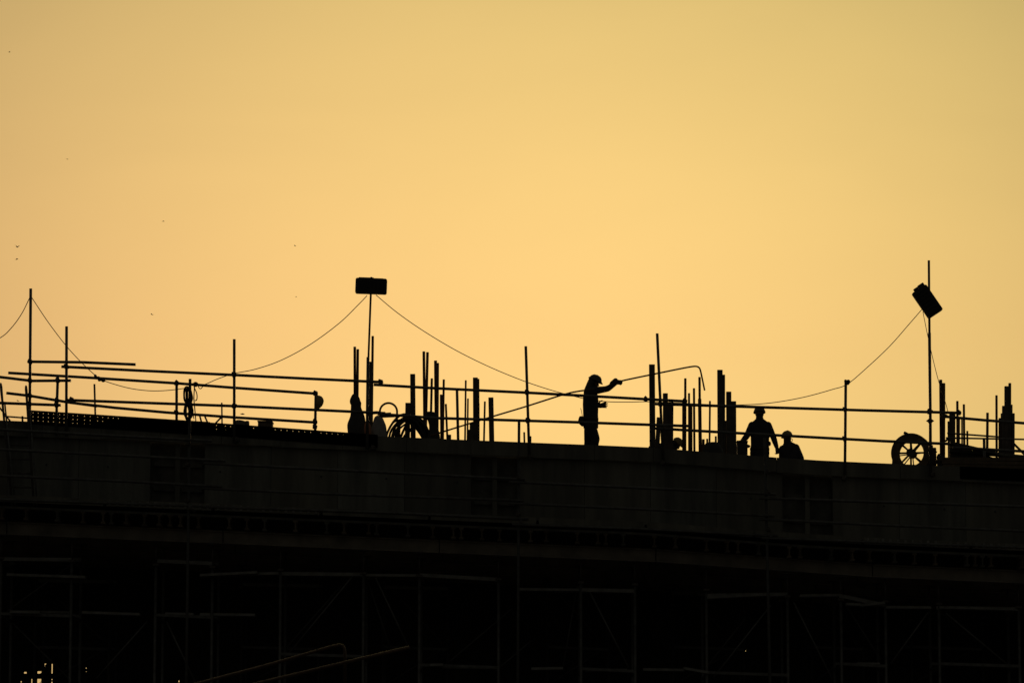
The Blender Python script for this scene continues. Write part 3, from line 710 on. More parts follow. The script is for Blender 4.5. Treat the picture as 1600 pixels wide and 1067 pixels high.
kn = MB(); kn.path(spline([P(148.5, 586.5, -0.10), P(151, 590, -0.16), P(154.5, 590, -0.10), P(155, 594, -0.17), P(159, 592, -0.1), P(160.5, 595, -0.14), P(163, 594.5, -0.1)], 5), 0.027, 8)
tag(kn.build('cable_knot', M['tarp']), 'lump of taped cable knotted round the rail past the tall post', 'knot')
ro = MB().ell(P(1325.5, 596.5, -0.09), (0.04, 0.05, 0.045)); tag(ro.build('insulator', M['black']), 'round cable holder on top of the post beyond the kneeling man', 'cable holder')

# rope coil on the standard
rc_ = thing('rope_coil', 'figure eight coil of cable tied onto the standard above the deck edge', 'rope coil', P(296, 640, -0.98))
random.seed(11)
def loop(cx, cy, rx, ry, yy, tw=0.0, wob=0.6, n=22):
    pts = []
    for k in range(n):
        a = 2 * math.pi * k / n; u = rx * math.cos(a) * (1 + 0.06 * math.sin(3 * a + tw)); v = ry * math.sin(a)
        pts.append(P(cx + u + random.uniform(-wob, wob) * .4 + tw * v * .1, cy + v, yy + 0.02 * math.sin(2 * a + tw)))
    return pts
for i in range(7):
    MB().path(loop(293.5 + random.uniform(-1.4, 2.6), 618 + random.uniform(-1.5, 2), 4.2 + random.uniform(-1.6, 2.6), 13 + random.uniform(-1.5, 1.5), -1.03 - 0.012 * i, random.uniform(-1, 1)), 0.0125, 6, closed=True).build('turn', M['cable'], rc_)
    MB().path(loop(293.5 + random.uniform(-1.6, 2.4), 642 + random.uniform(-2, 2), 4.2 + random.uniform(-1.6, 2.8), 12.5 + random.uniform(-1.5, 1.5), -1.03 - 0.012 * i, random.uniform(-1, 1)), 0.0125, 6, closed=True).build('turn', M['cable'], rc_)
MB().ell(P(295, 631.5, -1.06), (0.075, 0.06, 0.06)).build('lashing', M['cable'], rc_)
MB().path(spline([P(304, 603, -0.9), P(303, 622, -0.9), P(304.5, 640, -0.9), P(306, 657, -0.4)]), 0.012, 6).build('tail', M['cable'], rc_)
MB().path(spline([P(303, 604, -0.9), P(307.5, 615, -0.9), P(307.5, 624, -0.9), P(304.5, 626, -0.9)]), 0.011, 6).build('tail', M['cable'], rc_)
MB().path(spline([P(298, 634, -1.0), P(301, 644, -0.95), P(303, 654, -0.8)]), 0.010, 6).build('tail', M['cable'], rc_)
MB().ell(P(305.5, 600.5, -0.97), (0.055, 0.05, 0.05)).build('knot', M['cable'], rc_)
MB().path(spline([P(309, 600.5, -0.97), P(311, 606, -0.97), P(314, 607, -0.97), P(316.5, 604, -0.97)]), 0.009, 6).build('tail', M['cable'], rc_)

# ------------------------------------------------------------------ cable reel
RL = thing('cable_reel', 'spoked wooden cable reel standing on the deck edge under the tilted floodlight', 'cable reel', P(1424, 727, 0.9))
ctr = P(1424.5, 708.5, 0.9); turn = Matrix.Rotation(R(-14), 4, 'Z')
def reel_xf(b, y): bmesh.ops.transform(b.bm, matrix=Matrix.Translation(ctr) @ turn @ Matrix.Translation((0, y, 0)), verts=b.bm.verts); return b
def ring(r0, r1, d, n=40):
    b = MB(); q = []
    for k in range(n):
        c, s_ = math.cos(2 * math.pi * k / n), math.sin(2 * math.pi * k / n)
        q.append([b.bm.verts.new((r * c, y, r * s_)) for r, y in ((r0, -d / 2), (r1, -d / 2), (r1, d / 2), (r0, d / 2))])
    for i in range(n):
        A, Bq = q[i], q[(i + 1) % n]
        for k in range(4): b.bm.faces.new((A[k], A[(k + 1) % 4], Bq[(k + 1) % 4], Bq[k]))
    return b
for sgn in (-1, 1):
    fl = reel_xf(ring(0.252, 0.392, 0.03), sgn * 0.12).build('flange', M['wood'], RL)
    for k in range(8):
        a = k * math.pi / 4 + (0 if sgn < 0 else 0.09)
        b = MB().box(((0.145) * math.cos(a), 0, 0.145 * math.sin(a)), (0.26, 0.028, 0.036 if sgn < 0 else 0.02), Matrix.Rotation(-a, 3, 'Y')); reel_xf(b, sgn * 0.12).build('spoke', M['wood'], fl)
b = ring(0.255, 0.30, 0.205); reel_xf(b, 0).build('drum', M['wood'], RL)
for k in range(6):
    pts = [(r_ * math.cos(2 * math.pi * i / 36), -0.10 + 0.04 * k, r_ * math.sin(2 * math.pi * i / 36)) for i in range(36) for r_ in (0.318 + 0.012 * math.sin(i * .7 + k),)]
    b = MB().path(pts, 0.022, 8, closed=True); reel_xf(b, 0).build('cable_turn', M['cable'], RL)
b = MB(); b.tube((0, -0.17, 0), (0, 0.17, 0), 0.088, n=16); reel_xf(b, 0).build('hub', M['post'], RL)
b = MB(); b.box((-0.085, -0.14, 0.385), (0.10, 0.05, 0.055), Matrix.Rotation(0.5, 3, 'Y'), 0.01); reel_xf(b, 0).build('handle', M['coupler'], RL)
for s_ in (-1, 1):
    q = [P(1424 + s_ * 27, 706, 1.0), P(1424 + s_ * 30, 716, 1.0)]
    f = Vector((q[1].x, 1.0, deck_z(q[1].x))); MB().tube(f, q[0], 0.03).build('stand_leg', M['post'], RL)
bx_ = thing('fuel_can', 'flat sided jerrycan standing close behind the cable reel', 'can', (PX(1457, 1.3), 1.3, deck_z(PX(1457, 1.3))))
X = PX(1456.5, 1.3); top = P(1456, 700, 1.3).z; z0 = deck_z(X)
MB().box((X, 1.3, (z0 + top) / 2), (0.13, 0.3, top - z0), None, 0.02).build('body', M['post'], bx_)
MB().box((X + 0.035, 1.28, top - 0.05 - 0.03), (0.1, 0.16, 0.02)).build('handle', M['coupler'], bx_)
MB().tube((X - 0.02, 1.2, top - 0.01), (X - 0.02, 1.2, top + 0.05), 0.025).build('cap', M['coupler'], bx_)

# ------------------------------------------------------------------ hose coil, sacks, boxes
random.seed(5)
HC = thing('hose_coil', 'loose coil of thick black rubber hose lying among the posts', 'hose', P(640, 690, 1.3))
arcs = [(637, 702, 35, 54, 1.20, 0.025), (636, 702, 31, 49, 1.26, 0.024), (639, 703, 30, 52, 1.30, 0.026), (641, 704, 31, 46, 1.36, 0.024), (637, 702, 25, 39, 1.24, 0.021), (645, 702, 30, 50, 1.42, 0.026), (649, 704, 27, 46, 1.33, 0.026), (652, 706, 25, 40, 1.45, 0.03), (633, 702, 31, 50, 1.16, 0.018)]
for i, (cx, cy, rx, ry, yy, r_) in enumerate(arcs):
    pts = []
    for k in range(25):
        a = math.pi * (k / 24) * 1.30 - 0.15 * math.pi
        pts.append(P(cx + rx * math.cos(a) * (1 + .05 * math.sin(3 * a + i * 1.7)), cy - ry * math.sin(a) * (1 + .05 * math.sin(4 * a + i * 2.1)), yy + 0.12 * math.cos(a)))
    MB().path(pts, r_, 8).build('turn', M['hose'], HC)
pts = [P(607 + 13.4 * math.cos(a), 643 - 13.4 * math.sin(a), 1.1) for a in [R(-35 + 250 * k / 22) for k in range(23)]]
pts = [P(622, 668, 1.15), P(620.5, 658, 1.12)] + pts[3:] + [P(596, 662, 1.12), P(599, 674, 1.15), P(606, 690, 1.2)]
MB().path(spline(pts, 3), 0.021, 8).build('turn', M['hose'], HC)
MB().path(spline([P(578, 645.5, 1.0), P(590, 644.5, 1.0), P(600, 647, 1.0), P(611, 646.5, 1.0)]), 0.032, 8).build('nozzle', M['coupler'], HC)
MB().path(spline([P(588, 651, 1.05), P(604, 650.5, 1.05), P(622, 649.5, 1.1), P(634, 647, 1.15)]), 0.024, 8).build('turn', M['hose'], HC)
def blob(name, label, cat, Y, outline, m, depth=0.8, group=None, n=14, jit=0.02):
    """soft sack: stacked elliptical sections read from (y, x left, x right) rows"""
    secs = []; random.seed(len(label) * 3)
    for (y, a, b_) in outline:
        A, B_ = P(a, y, Y), P(b_, y, Y); rx = (B_.x - A.x) / 2
        secs.append(((A + B_) / 2 + Vector((random.uniform(-.012, .012), 0, 0)), (rx * random.uniform(.95, 1.05), 0, random.uniform(-jit, jit)), (0, max(rx * depth, 0.03), random.uniform(-jit, jit))))
    secs = secs[::-1]
    c = secs[0][0].copy(); zf = dz(c.x)
    if c.z - zf > 0.02: secs.insert(0, (Vector((c.x, c.y, zf)), secs[0][1], secs[0][2]))
    b = MB().loft(secs, n)
    for v in b.bm.verts:                                                     # folds and creases
        v.co += Vector((mnoise.noise(v.co * 9), mnoise.noise(v.co * 9 + Vector((7, 3, 1))), mnoise.noise(v.co * 11 + Vector((2, 9, 5))) * .6)) * 0.035
    o = b.build(name, M[m]); tag(o, label, cat, group)
    s = o.modifiers.new('soft', 'SUBSURF'); s.levels = s.render_levels = 1
    return o
blob('draped_sack', 'dark slumped sack tied up around the two thin bars', 'sack', 1.15,
     [(616, 551.5, 557.5), (618.5, 549.4, 560), (623, 547.2, 561.5), (628.5, 545.8, 562.5), (631, 547.6, 565.4), (634, 549.4, 564.4), (640, 548.6, 565.8), (650, 546.8, 570), (660, 544, 572.5), (668, 542, 574), (677, 542.3, 575), (690, 543, 576)], 'tarp', 0.7)
blob('cement_bag', 'pale grey plastic sack standing against the foot of the floodlight pole', 'sack', 0.8,
     [(651, 588, 597.5), (653, 585.5, 599.5), (658, 583.5, 601), (664, 581, 602.5), (672, 579, 603.5), (688, 578.5, 605)], 'greybag', 0.6)
blob('plastic_jug', 'small rounded pinkish plastic bag glowing between the sack and the pole', 'bag', 0.7,
     [(658.5, 573.5, 577.5), (661, 571, 579), (667, 569.3, 580.5), (674, 570, 580.5), (686, 571, 580)], 'pinkbag', 0.6)
tag(MB().path(spline([P(644, 652, 1.55), P(653, 661, 1.55), P(662, 676, 1.55), P(671, 692, 1.55), P(684, 712, 1.55)]), [.05] * 8 + [.075] * 16 + [.085] * 9, 12).build('rolled_tarpaulin', M['tarp']), 'dark roll of sheeting slumped from the hose coil to the round bundle', 'tarpaulin')
blob('cloth_bundle', 'black round bundle hanging among the tall starter bars', 'bundle', 1.1,
     [(643, 668, 680), (646, 666, 683), (653, 666, 685), (660, 667, 684.5), (666, 670, 682), (676, 668, 686), (690, 664, 688), (700, 662, 690)], 'tarp', 0.6)
blob('dark_bundle', 'low dark bundle lying at the foot of the tall flat topped post', 'bundle', 1.2,
     [(690, 1107, 1120), (692.5, 1103, 1124.5), (697, 1100, 1127), (704, 1097, 1130), (716, 1095, 1133)], 'tarp', 0.5)
blob('rubble_bag', 'small heap bag behind the perforated plank near the thin post', 'bag', 0.5,
     [(656.5, 371, 381), (658.5, 368, 388), (661, 367.5, 389), (668, 367, 389), (676, 367, 389)], 'sack', 0.6)
tag(MB().box((PX(386.5, .5), 0.5, P(386, 661.5, .5).z), (0.06, 0.2, 0.09), None, .01).build('brick', M['sack']), 'loose brick lying on the small heap bag', 'brick')
for (x0, x1, y0, lb, Yb_) in ((403, 427, 658.7, 'low lidded crate behind the perforated plank', 0.6), (1150.5, 1168, 689.5, 'dark toolbox under the standing man hand', 4.7)):
    A, B_ = P(x0, y0, Yb_), P(x1, y0, Yb_); z0 = dz((A.x + B_.x) / 2); t = thing('crate' if x0 < 500 else 'toolbox', lb, 'crate' if x0 < 500 else 'toolbox', ((A.x + B_.x) / 2, Yb_, z0))
    MB().box(((A.x + B_.x) / 2, Yb_, (z0 + A.z - .03) / 2), (B_.x - A.x - .02, 0.35, A.z - 0.03 - z0), None, 0.012).build('box_body', M['timber'] if x0 < 500 else M['tarp'], t)
    MB().box(((A.x + B_.x) / 2, Yb_, A.z - 0.014), (B_.x - A.x, 0.37, 0.028), Matrix.Rotation(R(2.2), 3, 'Y'), 0.008).build('lid', M['timber'] if x0 < 500 else M['tarp'], t)
    if x0 > 500: MB().tube(((A.x + B_.x) / 2 - .06, Yb_, A.z + .012), ((A.x + B_.x) / 2 + .06, Yb_, A.z + .012), 0.012).build('handle', M['coupler'], t)

# helmet hanging on the inner guardrail post
HH = thing('hard_hat', 'hard hat hung by its strap from the post at the end of the lower guardrail', 'hard hat', P(499, 627, 0.8))
hp = []
prof = [(0.0, 0.0), (0.012, 0.055), (0.04, 0.098), (0.085, 0.128), (0.13, 0.142), (0.15, 0.146)]
c = P(506, 626.5, 0.78)
secs = [(c + Vector((-a, 0, -0.03 * a / .15)), (0, max(r_, .004) * 0.86, 0), (0, 0, max(r_, .004))) for a, r_ in prof]
MB().loft(secs, 18).build('shell', M['hat'], HH)
q = c + Vector((-0.152, 0, -0.03)); MB().loft([(q, (0, .128, 0), (0, 0, .15)), (q + Vector((-.012, 0, 0)), (0, .15, 0), (0, 0, .165))], 18).build('brim', M['hat'], HH)
MB().path(spline([P(495, 616, 0.8), P(494.5, 625, 0.78), P(495, 636, 0.8)]), 0.012, 6).build('strap', M['cable'], HH)

# timber stack under the stepped tower
TS = thing('timber_stack', 'dark stack of timbers and panels lying beneath the thin bars past the reel', 'timber stack', P(1530, 731, 0.9))
Xa, Xb = PX(1461.5, 0.9), PX(1660, 0.9)
zs_ = [P(1461.5, 717.2, .9).z, P(1461.5, 722, .9).z, P(1461.5, 728, .9).z]
for k, z in enumerate(zs_):
    for q in range(3):
        MB().bar((Xa + .04 * k + random.uniform(0, .05), 0.62 + 0.26 * q, z - 0.035), (Xb, 0.62 + 0.26 * q, z - 0.035 + (-.03 if k else .0)), 0.24, 0.066).build('timber', M['timber'], TS)
for q, (a, b_) in enumerate((((1484, 692), (1566, 711)), ((1483, 704), (1600, 714)))):
    A, B_ = P(*a, 1.0 + .2 * q), P(*b_, 1.0 + .2 * q); MB().bar(A, B_, 0.3, 0.05).build('panel', M['darkply'], TS)
A = P(1483, 693, 1.4); B_ = P(1512, 703, 1.4)
MB().prism([Vector((A.x, 1.25, zs_[0] - .01)), A + Vector((0, -.15, 0)), B_ + Vector((0, -.15, 0)), Vector((PX(1570, 1.25), 1.25, zs_[0] - .01))], Vector((0, 0.4, 0))).build('panel', M['darkply'], TS)
st = tag(tube_part('strut', None, [(1584, 693), (1600, 709), (1612, 721)], 0.5, 0.024, 'post'), 'slanting strut propped against the stepped tower of posts', 'strut')
tag(tube_part('prop', None, [(1477, 689.5), (1481, 685.5), (1485, 683)], 0.7, 0.022, 'post'), 'short tilted prop beside the wide stubby post', 'prop')
blob('cloth_rag', 'crumpled rag at the foot of the uneven posts', 'rag', 0.7, [(709, 1466.5, 1469), (711, 1465, 1471), (714, 1464, 1480), (718, 1463, 1483)], 'tarp', 0.6)

# ------------------------------------------------------------------ bent rod
RD = MB().path(spline([P(672, 681, 0.93), P(700, 672, 0.93), P(760, 653.5, 0.93), P(820, 635.5, 0.93), P(880, 616.5, 0.93), P(905, 611, 0.94), P(925, 608.5, 0.95), P(945, 604.6, 0.94), P(960, 598.6, 0.905), P(975, 594.2, 0.9), P(1020, 584.8, 0.9), P(1060, 576.6, 0.9),
                       P(1078, 573.2, 0.9), P(1087, 572.3, 0.9), P(1091.5, 573.8, 0.9), P(1094, 577.5, 0.9), P(1096.5, 588, 0.9), P(1101, 610, 0.9)], 6), 0.0165, 8).build('bent_rod', M['rebar'])
tag(RD, 'long thin reinforcing rod with a hooked end held up by the man', 'rod')

# ------------------------------------------------------------------ people
class Body:
    """overlapping limbs that are remeshed into one continuous skin"""
    def __init__(s): s.m = MB(); s.caps = []
    def limb(s, a, ra, b, rb, tagname, n=14):
        a, b = Vector(a), Vector(b)
        s.m.path([a, a.lerp(b, 0.5), b], [ra, (ra + rb) / 2, rb], n); s.m.ell(a, (ra * .99,) * 3, None, n); s.m.ell(b, (rb * .99,) * 3, None, n)
        s.caps.append((a, b, (ra + rb) / 2, tagname))
    def muscle(s, pts, rs, tagname, n=14):
        for p, r_ in ((pts[0], rs[0]), (pts[-1], rs[-1])): s.m.ell(p, (r_ * .99,) * 3, None, n)
        s.m.path(pts, list(rs), n)
        for i in range(len(pts) - 1): s.caps.append((Vector(pts[i]), Vector(pts[i + 1]), (rs[i] + rs[i + 1]) / 2, tagname))
    def loft(s, secs, tagname, n=22):
        s.m.loft(secs, n)
        for A, B_ in zip(secs, secs[1:]):
            r_ = (Vector(A[1]).length + Vector(A[2]).length) / 2; off = max(0.0, Vector(A[1]).length - r_); u = Vector(A[1]).normalized() * off
            for k in (-1, 0, 1): s.caps.append((Vector(A[0]) + u * k, Vector(B_[0]) + u * k, r_, tagname))
    def hand(s, w, d, n, t, curl, tagname, spread=0.12, k=1.0, fr=1.0):
        """w wrist, d along the palm, n out of the palm, t towards the thumb"""
        d, n, t = Vector(d).normalized(), Vector(n).normalized(), Vector(t).normalized()
        s.m.loft([(w - d * .01, t * .028 * k, n * .024 * k), (w + d * .03, t * .036 * k, n * .019 * k), (w + d * .07, t * .043 * k, n * .016 * k), (w + d * .10 * k, t * .042 * k, n * .013 * k)], 14)
        s.caps.append((w, w + d * .1, .035, tagname))
        for i, (off, L) in enumerate(((.031, .072), (.011, .082), (-.010, .077), (-.030, .060))):
            p = w + d * .085 * k + t * off * k; a = 0.0; fd = (d + t * off * spread * 30).normalized(); pts = [p]
            for q, f in enumerate((.42, .32, .26)):
                a += curl[q]; dd = fd * math.cos(a) + n * math.sin(a); pts.append(pts[-1] + dd * L * f * k * 1.15)
            s.muscle(pts, [.0105 * k * fr, .0098 * k * fr, .009 * k * fr, .0078 * k * fr], tagname, 8)
        p = w + d * .025 * k + t * .03 * k; a1 = (d * .55 + t * .8 + n * .3).normalized(); a2 = (d * .85 + t * .35 + n * (.35 + curl[0] * .4)).normalized()
        s.muscle([p, p + a1 * .042 * k, p + a1 * .042 * k + a2 * .032 * k, p + a1 * .042 * k + a2 * .056 * k], [.015 * k, .0125 * k, .011 * k, .009 * k], tagname, 8)
    def head(s, c, f, u, bald='skin'):
        f, u = Vector(f).normalized(), Vector(u).normalized(); sd = f.cross(u).normalized(); rot = Matrix((sd, f, u)).transposed()
        s.m.ell(c + u * .025 - f * .008, (.076, .096, .092), rot, 18); s.m.ell(c - u * .04 + f * .028, (.056, .066, .072), rot, 16)
        s.m.ell(c - u * .088 + f * .062, (.026, .022, .020), rot, 10)                       # chin
        s.m.ell(c + u * .018 + f * .078, (.05, .016, .012), rot, 10)                        # brow
        s.m.path([c + u * .008 + f * .086, c - u * .030 + f * .110, c - u * .038 + f * .092], [.009, .014, .011], 8)   # nose
        s.m.ell(c - u * .062 + f * .088, (.024, .010, .007), rot, 8); s.m.ell(c - u * .072 + f * .086, (.02, .010, .007), rot, 8)   # lips
        for k in (-1, 1):
            s.m.ell(c + sd * .078 * k - u * .012 - f * .005, (.010, .022, .032), rot, 10)  # ears
            s.m.ell(c + sd * .036 * k - u * .022 + f * .066, (.022, .02, .02), rot, 10)    # cheeks
        s.caps.append((c + u * .02, c - u * .05 + f * .03, .08, 'skin'))
    def finish(s, parent, mats, vox=0.0075):
        me = s.m.mesh('body'); o = bpy.data.objects.new('tmp', me); COL.objects.link(o)
        md = o.modifiers.new('r', 'REMESH'); md.mode = 'VOXEL'; md.voxel_size = vox; md.use_smooth_shade = True
        sm_ = o.modifiers.new('s', 'SMOOTH'); sm_.factor = 0.5; sm_.iterations = 2
        dg = bpy.context.evaluated_depsgraph_get(); me2 = bpy.data.meshes.new_from_object(o.evaluated_get(dg)); me2.name = 'body'
        bpy.data.objects.remove(o)
        names = list(mats); me2.materials.clear()
        for k in names: me2.materials.append(M[mats[k]])
        n = len(me2.polygons); cen = np.empty(n * 3, 'f'); me2.polygons.foreach_get('center', cen); cen = cen.reshape(-1, 3)
        best = np.full(n, 9.0); idx = np.zeros(n, 'i')
        for a, b, r_, tg in s.caps:
            a = np.array(a); d = np.array(b) - a; L = max(1e-9, float(d @ d)); t = np.clip((cen - a) @ d / L, 0, 1)
            ds = np.linalg.norm(cen - a - t[:, None] * d, axis=1) - r_; w_ = ds < best
            best[w_] = ds[w_]; idx[w_] = names.index(tg)
        me2.polygons.foreach_set('material_index', idx); me2.polygons.foreach_set('use_smooth', np.ones(n, bool)); me2.update()
        return put('body', me2, parent)
def eyes(parent, c, f, u):
    f, u = Vector(f).normalized(), Vector(u).normalized(); sd = f.cross(u).normalized()
    for k in (-1, 1): MB().ell(c + sd * .031 * k + f * .079 + u * .0, (.0125,) * 3, None, 10).build('eye', M['black'], parent)
def hard_hat(parent, c, f, u, m, peak=0.06, k=1.0, tilt=0.0):
    f, u = Vector(f).normalized(), Vector(u).normalized(); sd = f.cross(u).normalized()
    b = c + u * .035
    secs = [(b + u * (.008 * k), sd * .104 * k, f * .128 * k), (b + u * .035 * k, sd * .102 * k, f * .125 * k), (b + u * .07 * k, sd * .088 * k, f * .108 * k), (b + u * .098 * k, sd * .060 * k, f * .074 * k), (b + u * .110 * k, sd * .026 * k, f * .034 * k), (b + u * .113 * k, sd * .004, f * .004)]
    sh = MB().loft(secs, 22).build('hard_hat', m, parent)
    MB().loft([(b - u * .006 + f * .012, sd * .112 * k, f * (.134 * k + peak * .55)), (b + u * .010 + f * .008, sd * (.112 if peak else .106) * k, f * (.133 * k + peak * .5)), (b + u * .032, sd * .103 * k, f * .127 * k)], 24).build('brim', m, sh)
    MB().path([b + u * .072 * k - f * .102 * k, b + u * .099 * k - f * .068 * k, b + u * .112 * k, b + u * .099 * k + f * .068 * k, b + u * .072 * k + f * .102 * k], [.004, .009, .011, .009, .004], 8).build('ridge', m, sh)
    return sh
V = Vector
def legs(bd, hips, knees, ankles, toe):
    for h, k, a in zip(hips, knees, ankles):
        bd.muscle([h, h.lerp(k, .35), k.lerp(h, .12), k], [.112, .108, .092, .086], 'trouser')
        bd.muscle([k, k.lerp(a, .3), k.lerp(a, .75), a], [.086, .084, .074, .07], 'trouser')
        f = V(toe).normalized(); bd.muscle([a - V((0, 0, .03)) - f * .05, a + f * .06 - V((0, 0, .045)), a + f * .15 - V((0, 0, .055))], [.045, .046, .036], 'boot')
        bd.limb(a, .052, a - V((0, 0, .03)), .05, 'boot')
def arm(bd, sh, el, wr, rs=(.066, .056, .046, .036), tagname='shirt'):
    bd.muscle([sh, sh.lerp(el, .5), el], [rs[0], rs[1], rs[2]], tagname); bd.muscle([el, el.lerp(wr, .3), wr], [rs[2], rs[2], rs[3]], tagname)
MT = {'skin': 'skin', 'shirt': 'shirt', 'trouser': 'trouser', 'boot': 'boot', 'glove': 'glove'}
PG = 'workers on the deck'

# the man with the rod: seen from the side, facing +X
def at1(px, py, y): return P(px, py, y)
zf = deck_z(PX(920, 1.2)) + 0.02
P1 = thing('person', 'person in profile with helmet and belt pouch holding up one end of the bent rod', 'person', (PX(920, 1.2), 1.2, zf), PG)
bd = Body(); sy = V((0, 1, 0)); sx = V((1, 0, 0))
bd.loft([(at1(923.2, 669, 1.2), sy * .168, sx * .146), (at1(923, 660, 1.2), sy * .174, sx * .153), (at1(922.8, 648, 1.2), sy * .168, sx * .150), (at1(922.8, 632, 1.2), sy * .180, sx * .157),
         (at1(922.8, 619, 1.2), sy * .194, sx * .152), (at1(922, 611, 1.2), sy * .188, sx * .118), (at1(921.5, 606, 1.2), sy * .125, sx * .095), (at1(923, 602.5, 1.2), sy * .07, sx * .07)], 'shirt')
hc = at1(928.6, 597.2, 1.2); hf, hu = V((.90, -.06, -.43)), V((.43, 0, .90))
bd.limb(at1(921, 607, 1.2), .062, at1(925, 600, 1.2), .058, 'skin'); bd.head(hc, hf, hu)
arm(bd, at1(925, 611, 1.02), at1(949.5, 607.4, 0.94), at1(961.5, 598.6, 0.90), (.084, .070, .058, .047))
bd.limb(at1(956.5, 599.6, .91), .054, at1(961.8, 594.4, .90), .050, 'glove'); bd.limb(at1(961.5, 597, .9), .05, at1(968.5, 597.4, .9), .046, 'glove')
rodd = (P(975, 594.2, .9) - P(965, 596.3, .9)).normalized()
w1 = at1(961.5, 596.2, 0.885); bd.hand(w1, (.95, -.05, .05), (0, .55, -.8), (.1, .8, .55), (.75, 1.15, .8), 'glove', 0.02, 1.2)
arm(bd, at1(922, 612, 1.39), at1(920, 635, 1.44), at1(931.5, 634.2, 1.28), (.075, .062, .05, .038))
bd.hand(at1(933, 634.4, 1.27), (.98, -.1, .12), (0.1, -.98, 0), (-.12, .0, .99), (.16, .18, .16), 'glove', 0.26, 1.2, 1.3)
legs(bd, [at1(922.5, 666, 1.11), at1(921.5, 666, 1.29)], [at1(930.5, 685.5, 1.08), at1(919.5, 690, 1.32)], [V((PX(925, 1.08), 1.08, zf + .09)), V((PX(917, 1.32), 1.32, zf + .09))], (1, 0, 0))
bd.finish(P1, MT); eyes(P1, hc, hf, hu); hard_hat(P1, hc, hf, hu, M['hat2'], 0.035, 1.04)
MB().loft([(hc + hu * .03 - hf * .03, sy * .10, hf * .10), (hc - hu * .05 - hf * .055, sy * .10, hf * .075), (at1(919.5, 606.5, 1.2), sy * .125, V((.085, 0, .02))), (at1(919.5, 612, 1.2), sy * .17, V((.10, 0, .02)))], 18).build('neck_flap', M['shirt2'], P1)
pc = at1(907.5, 657, 1.16)
pk = MB(); pk.loft([(at1(908.2, 650.2, 1.12), (.035, 0, 0), (0, .04, 0)), (at1(908.6, 652, 1.12), (.052, 0, 0), (0, .07, 0)), (at1(908.4, 657, 1.12), (.066, 0, 0), (0, .085, 0)), (at1(909, 662, 1.12), (.055, 0, 0), (0, .075, 0)), (at1(910.4, 665.8, 1.12), (.022, 0, 0), (0, .05, 0))], 14)
pk.build('tool_pouch', M['boot'], P1); MB().path([at1(907.2, 637.5, 1.12), at1(908.5, 642, 1.12), at1(910.2, 652, 1.12)], .006, 6).build('pouch_strap', M['cable'], P1)
MB().loft([(at1(922.8, 656.5, 1.2), sy * .179, sx * .158), (at1(922.8, 653, 1.2), sy * .178, sx * .157)], 22).build('belt', M['boot'], P1)

# the standing man: back view
zf = deck_z(PX(1187, 5)) + 0.02
P2 = thing('person', 'person in a helmet standing with arms hanging apart, seen from behind the rail', 'person', (PX(1187, 5), 5, zf), PG)
bd = Body()
bd.loft([(P(1187, 718, 5), sx * .190, sy * .14), (P(1187, 708, 5), sx * .205, sy * .145), (P(1187.3, 694, 5), sx * .190, sy * .135), (P(1187.5, 680, 5), sx * .198, sy * .14),
         (P(1187.5, 668, 5), sx * .218, sy * .135), (P(1187.5, 662, 5), sx * .200, sy * .115), (P(1187.3, 657.5, 5), sx * .135, sy * .095), (P(1187, 654, 5), sx * .076, sy * .078)], 'shirt')
hc = P(1186.7, 646.8, 5); hf, hu = V((0, 1, -.12)), V((0, .12, 1))
bd.limb(P(1187, 659.5, 5), .095, P(1186.8, 652, 5), .078, 'skin'); bd.head(hc, hf, hu)
arm(bd, P(1175.2, 664.5, 5), P(1167, 681, 4.95), P(1158.5, 691.5, 4.88), (.082, .074, .064, .050)); arm(bd, P(1199.8, 664.5, 5), P(1208.4, 683, 5), P(1213.2, 697.5, 4.97), (.082, .074, .062, .046))
bd.hand(P(1158, 692.3, 4.87), (-.72, -.1, -.6), (.3, -.2, -.9), (-.3, .9, 0), (.5, .7, .5), 'glove', .04, 1.12); bd.hand(P(1213.4, 698.5, 4.97), (.2, 0, -1), (-.45, .9, 0), (.9, .45, 0.2), (.6, .8, .6), 'glove', .04, 1.15)
legs(bd, [P(1180, 716, 5), P(1194, 716, 5)], [V((PX(1179, 5), 5.03, zf + .50)), V((PX(1195, 5), 5.03, zf + .50))], [V((PX(1178, 5), 5, zf + .09)), V((PX(1196, 5), 5, zf + .09))], (0, 1, 0))
bd.finish(P2, MT); eyes(P2, hc, hf, hu); hard_hat(P2, hc, hf, hu, M['hat2'], 0.03, 1.14)
MB().loft([(P(1187, 703, 5), sx * .206, sy * .146), (P(1187, 699.5, 5), sx * .203, sy * .144)], 22).build('belt', M['boot'], P2)
MB().ell(P(1202.4, 693, 4.98), (.03, .03, .05)).build('radio', M['black'], P2)
MB().ell(P(1166.5, 697, 4.95), (.08, .06, .04)).build('tool_pouch', M['boot'], P2)

# the kneeling man
zf = deck_z(PX(1234, 5)) + 0.02
P3 = thing('person', 'person kneeling low in a rounded helmet beside the standing man', 'person', (PX(1234, 5), 5, zf), PG)
bd = Body(); lean = V((.16, 0, 1))
bd.loft([(V((PX(1238, 5), 5, zf + .44)), sx * .165, sy * .13), (V((PX(1237, 5), 5, zf + .56)), sx * .182, sy * .13), (P(1235, 722, 5), sx * .185, sy * .125), (P(1234, 711, 5), sx * .190, sy * .13),
         (P(1233, 703, 5), V((.195, 0, .02)), sy * .125), (P(1232.8, 697, 5), V((.180, 0, .03)), sy * .105), (P(1231.8, 693.5, 5), V((.12, 0, .02)), sy * .09), (P(1230.8, 690, 5), sx * .072, sy * .074)], 'shirt')
hc = P(1230.0, 684.2, 5.0); hf, hu = V((-.35, .9, -.18)), V((-.07, .16, 1))
bd.limb(P(1231, 694, 5), .09, P(1230, 688, 5), .078, 'skin'); bd.head(hc, hf, hu)
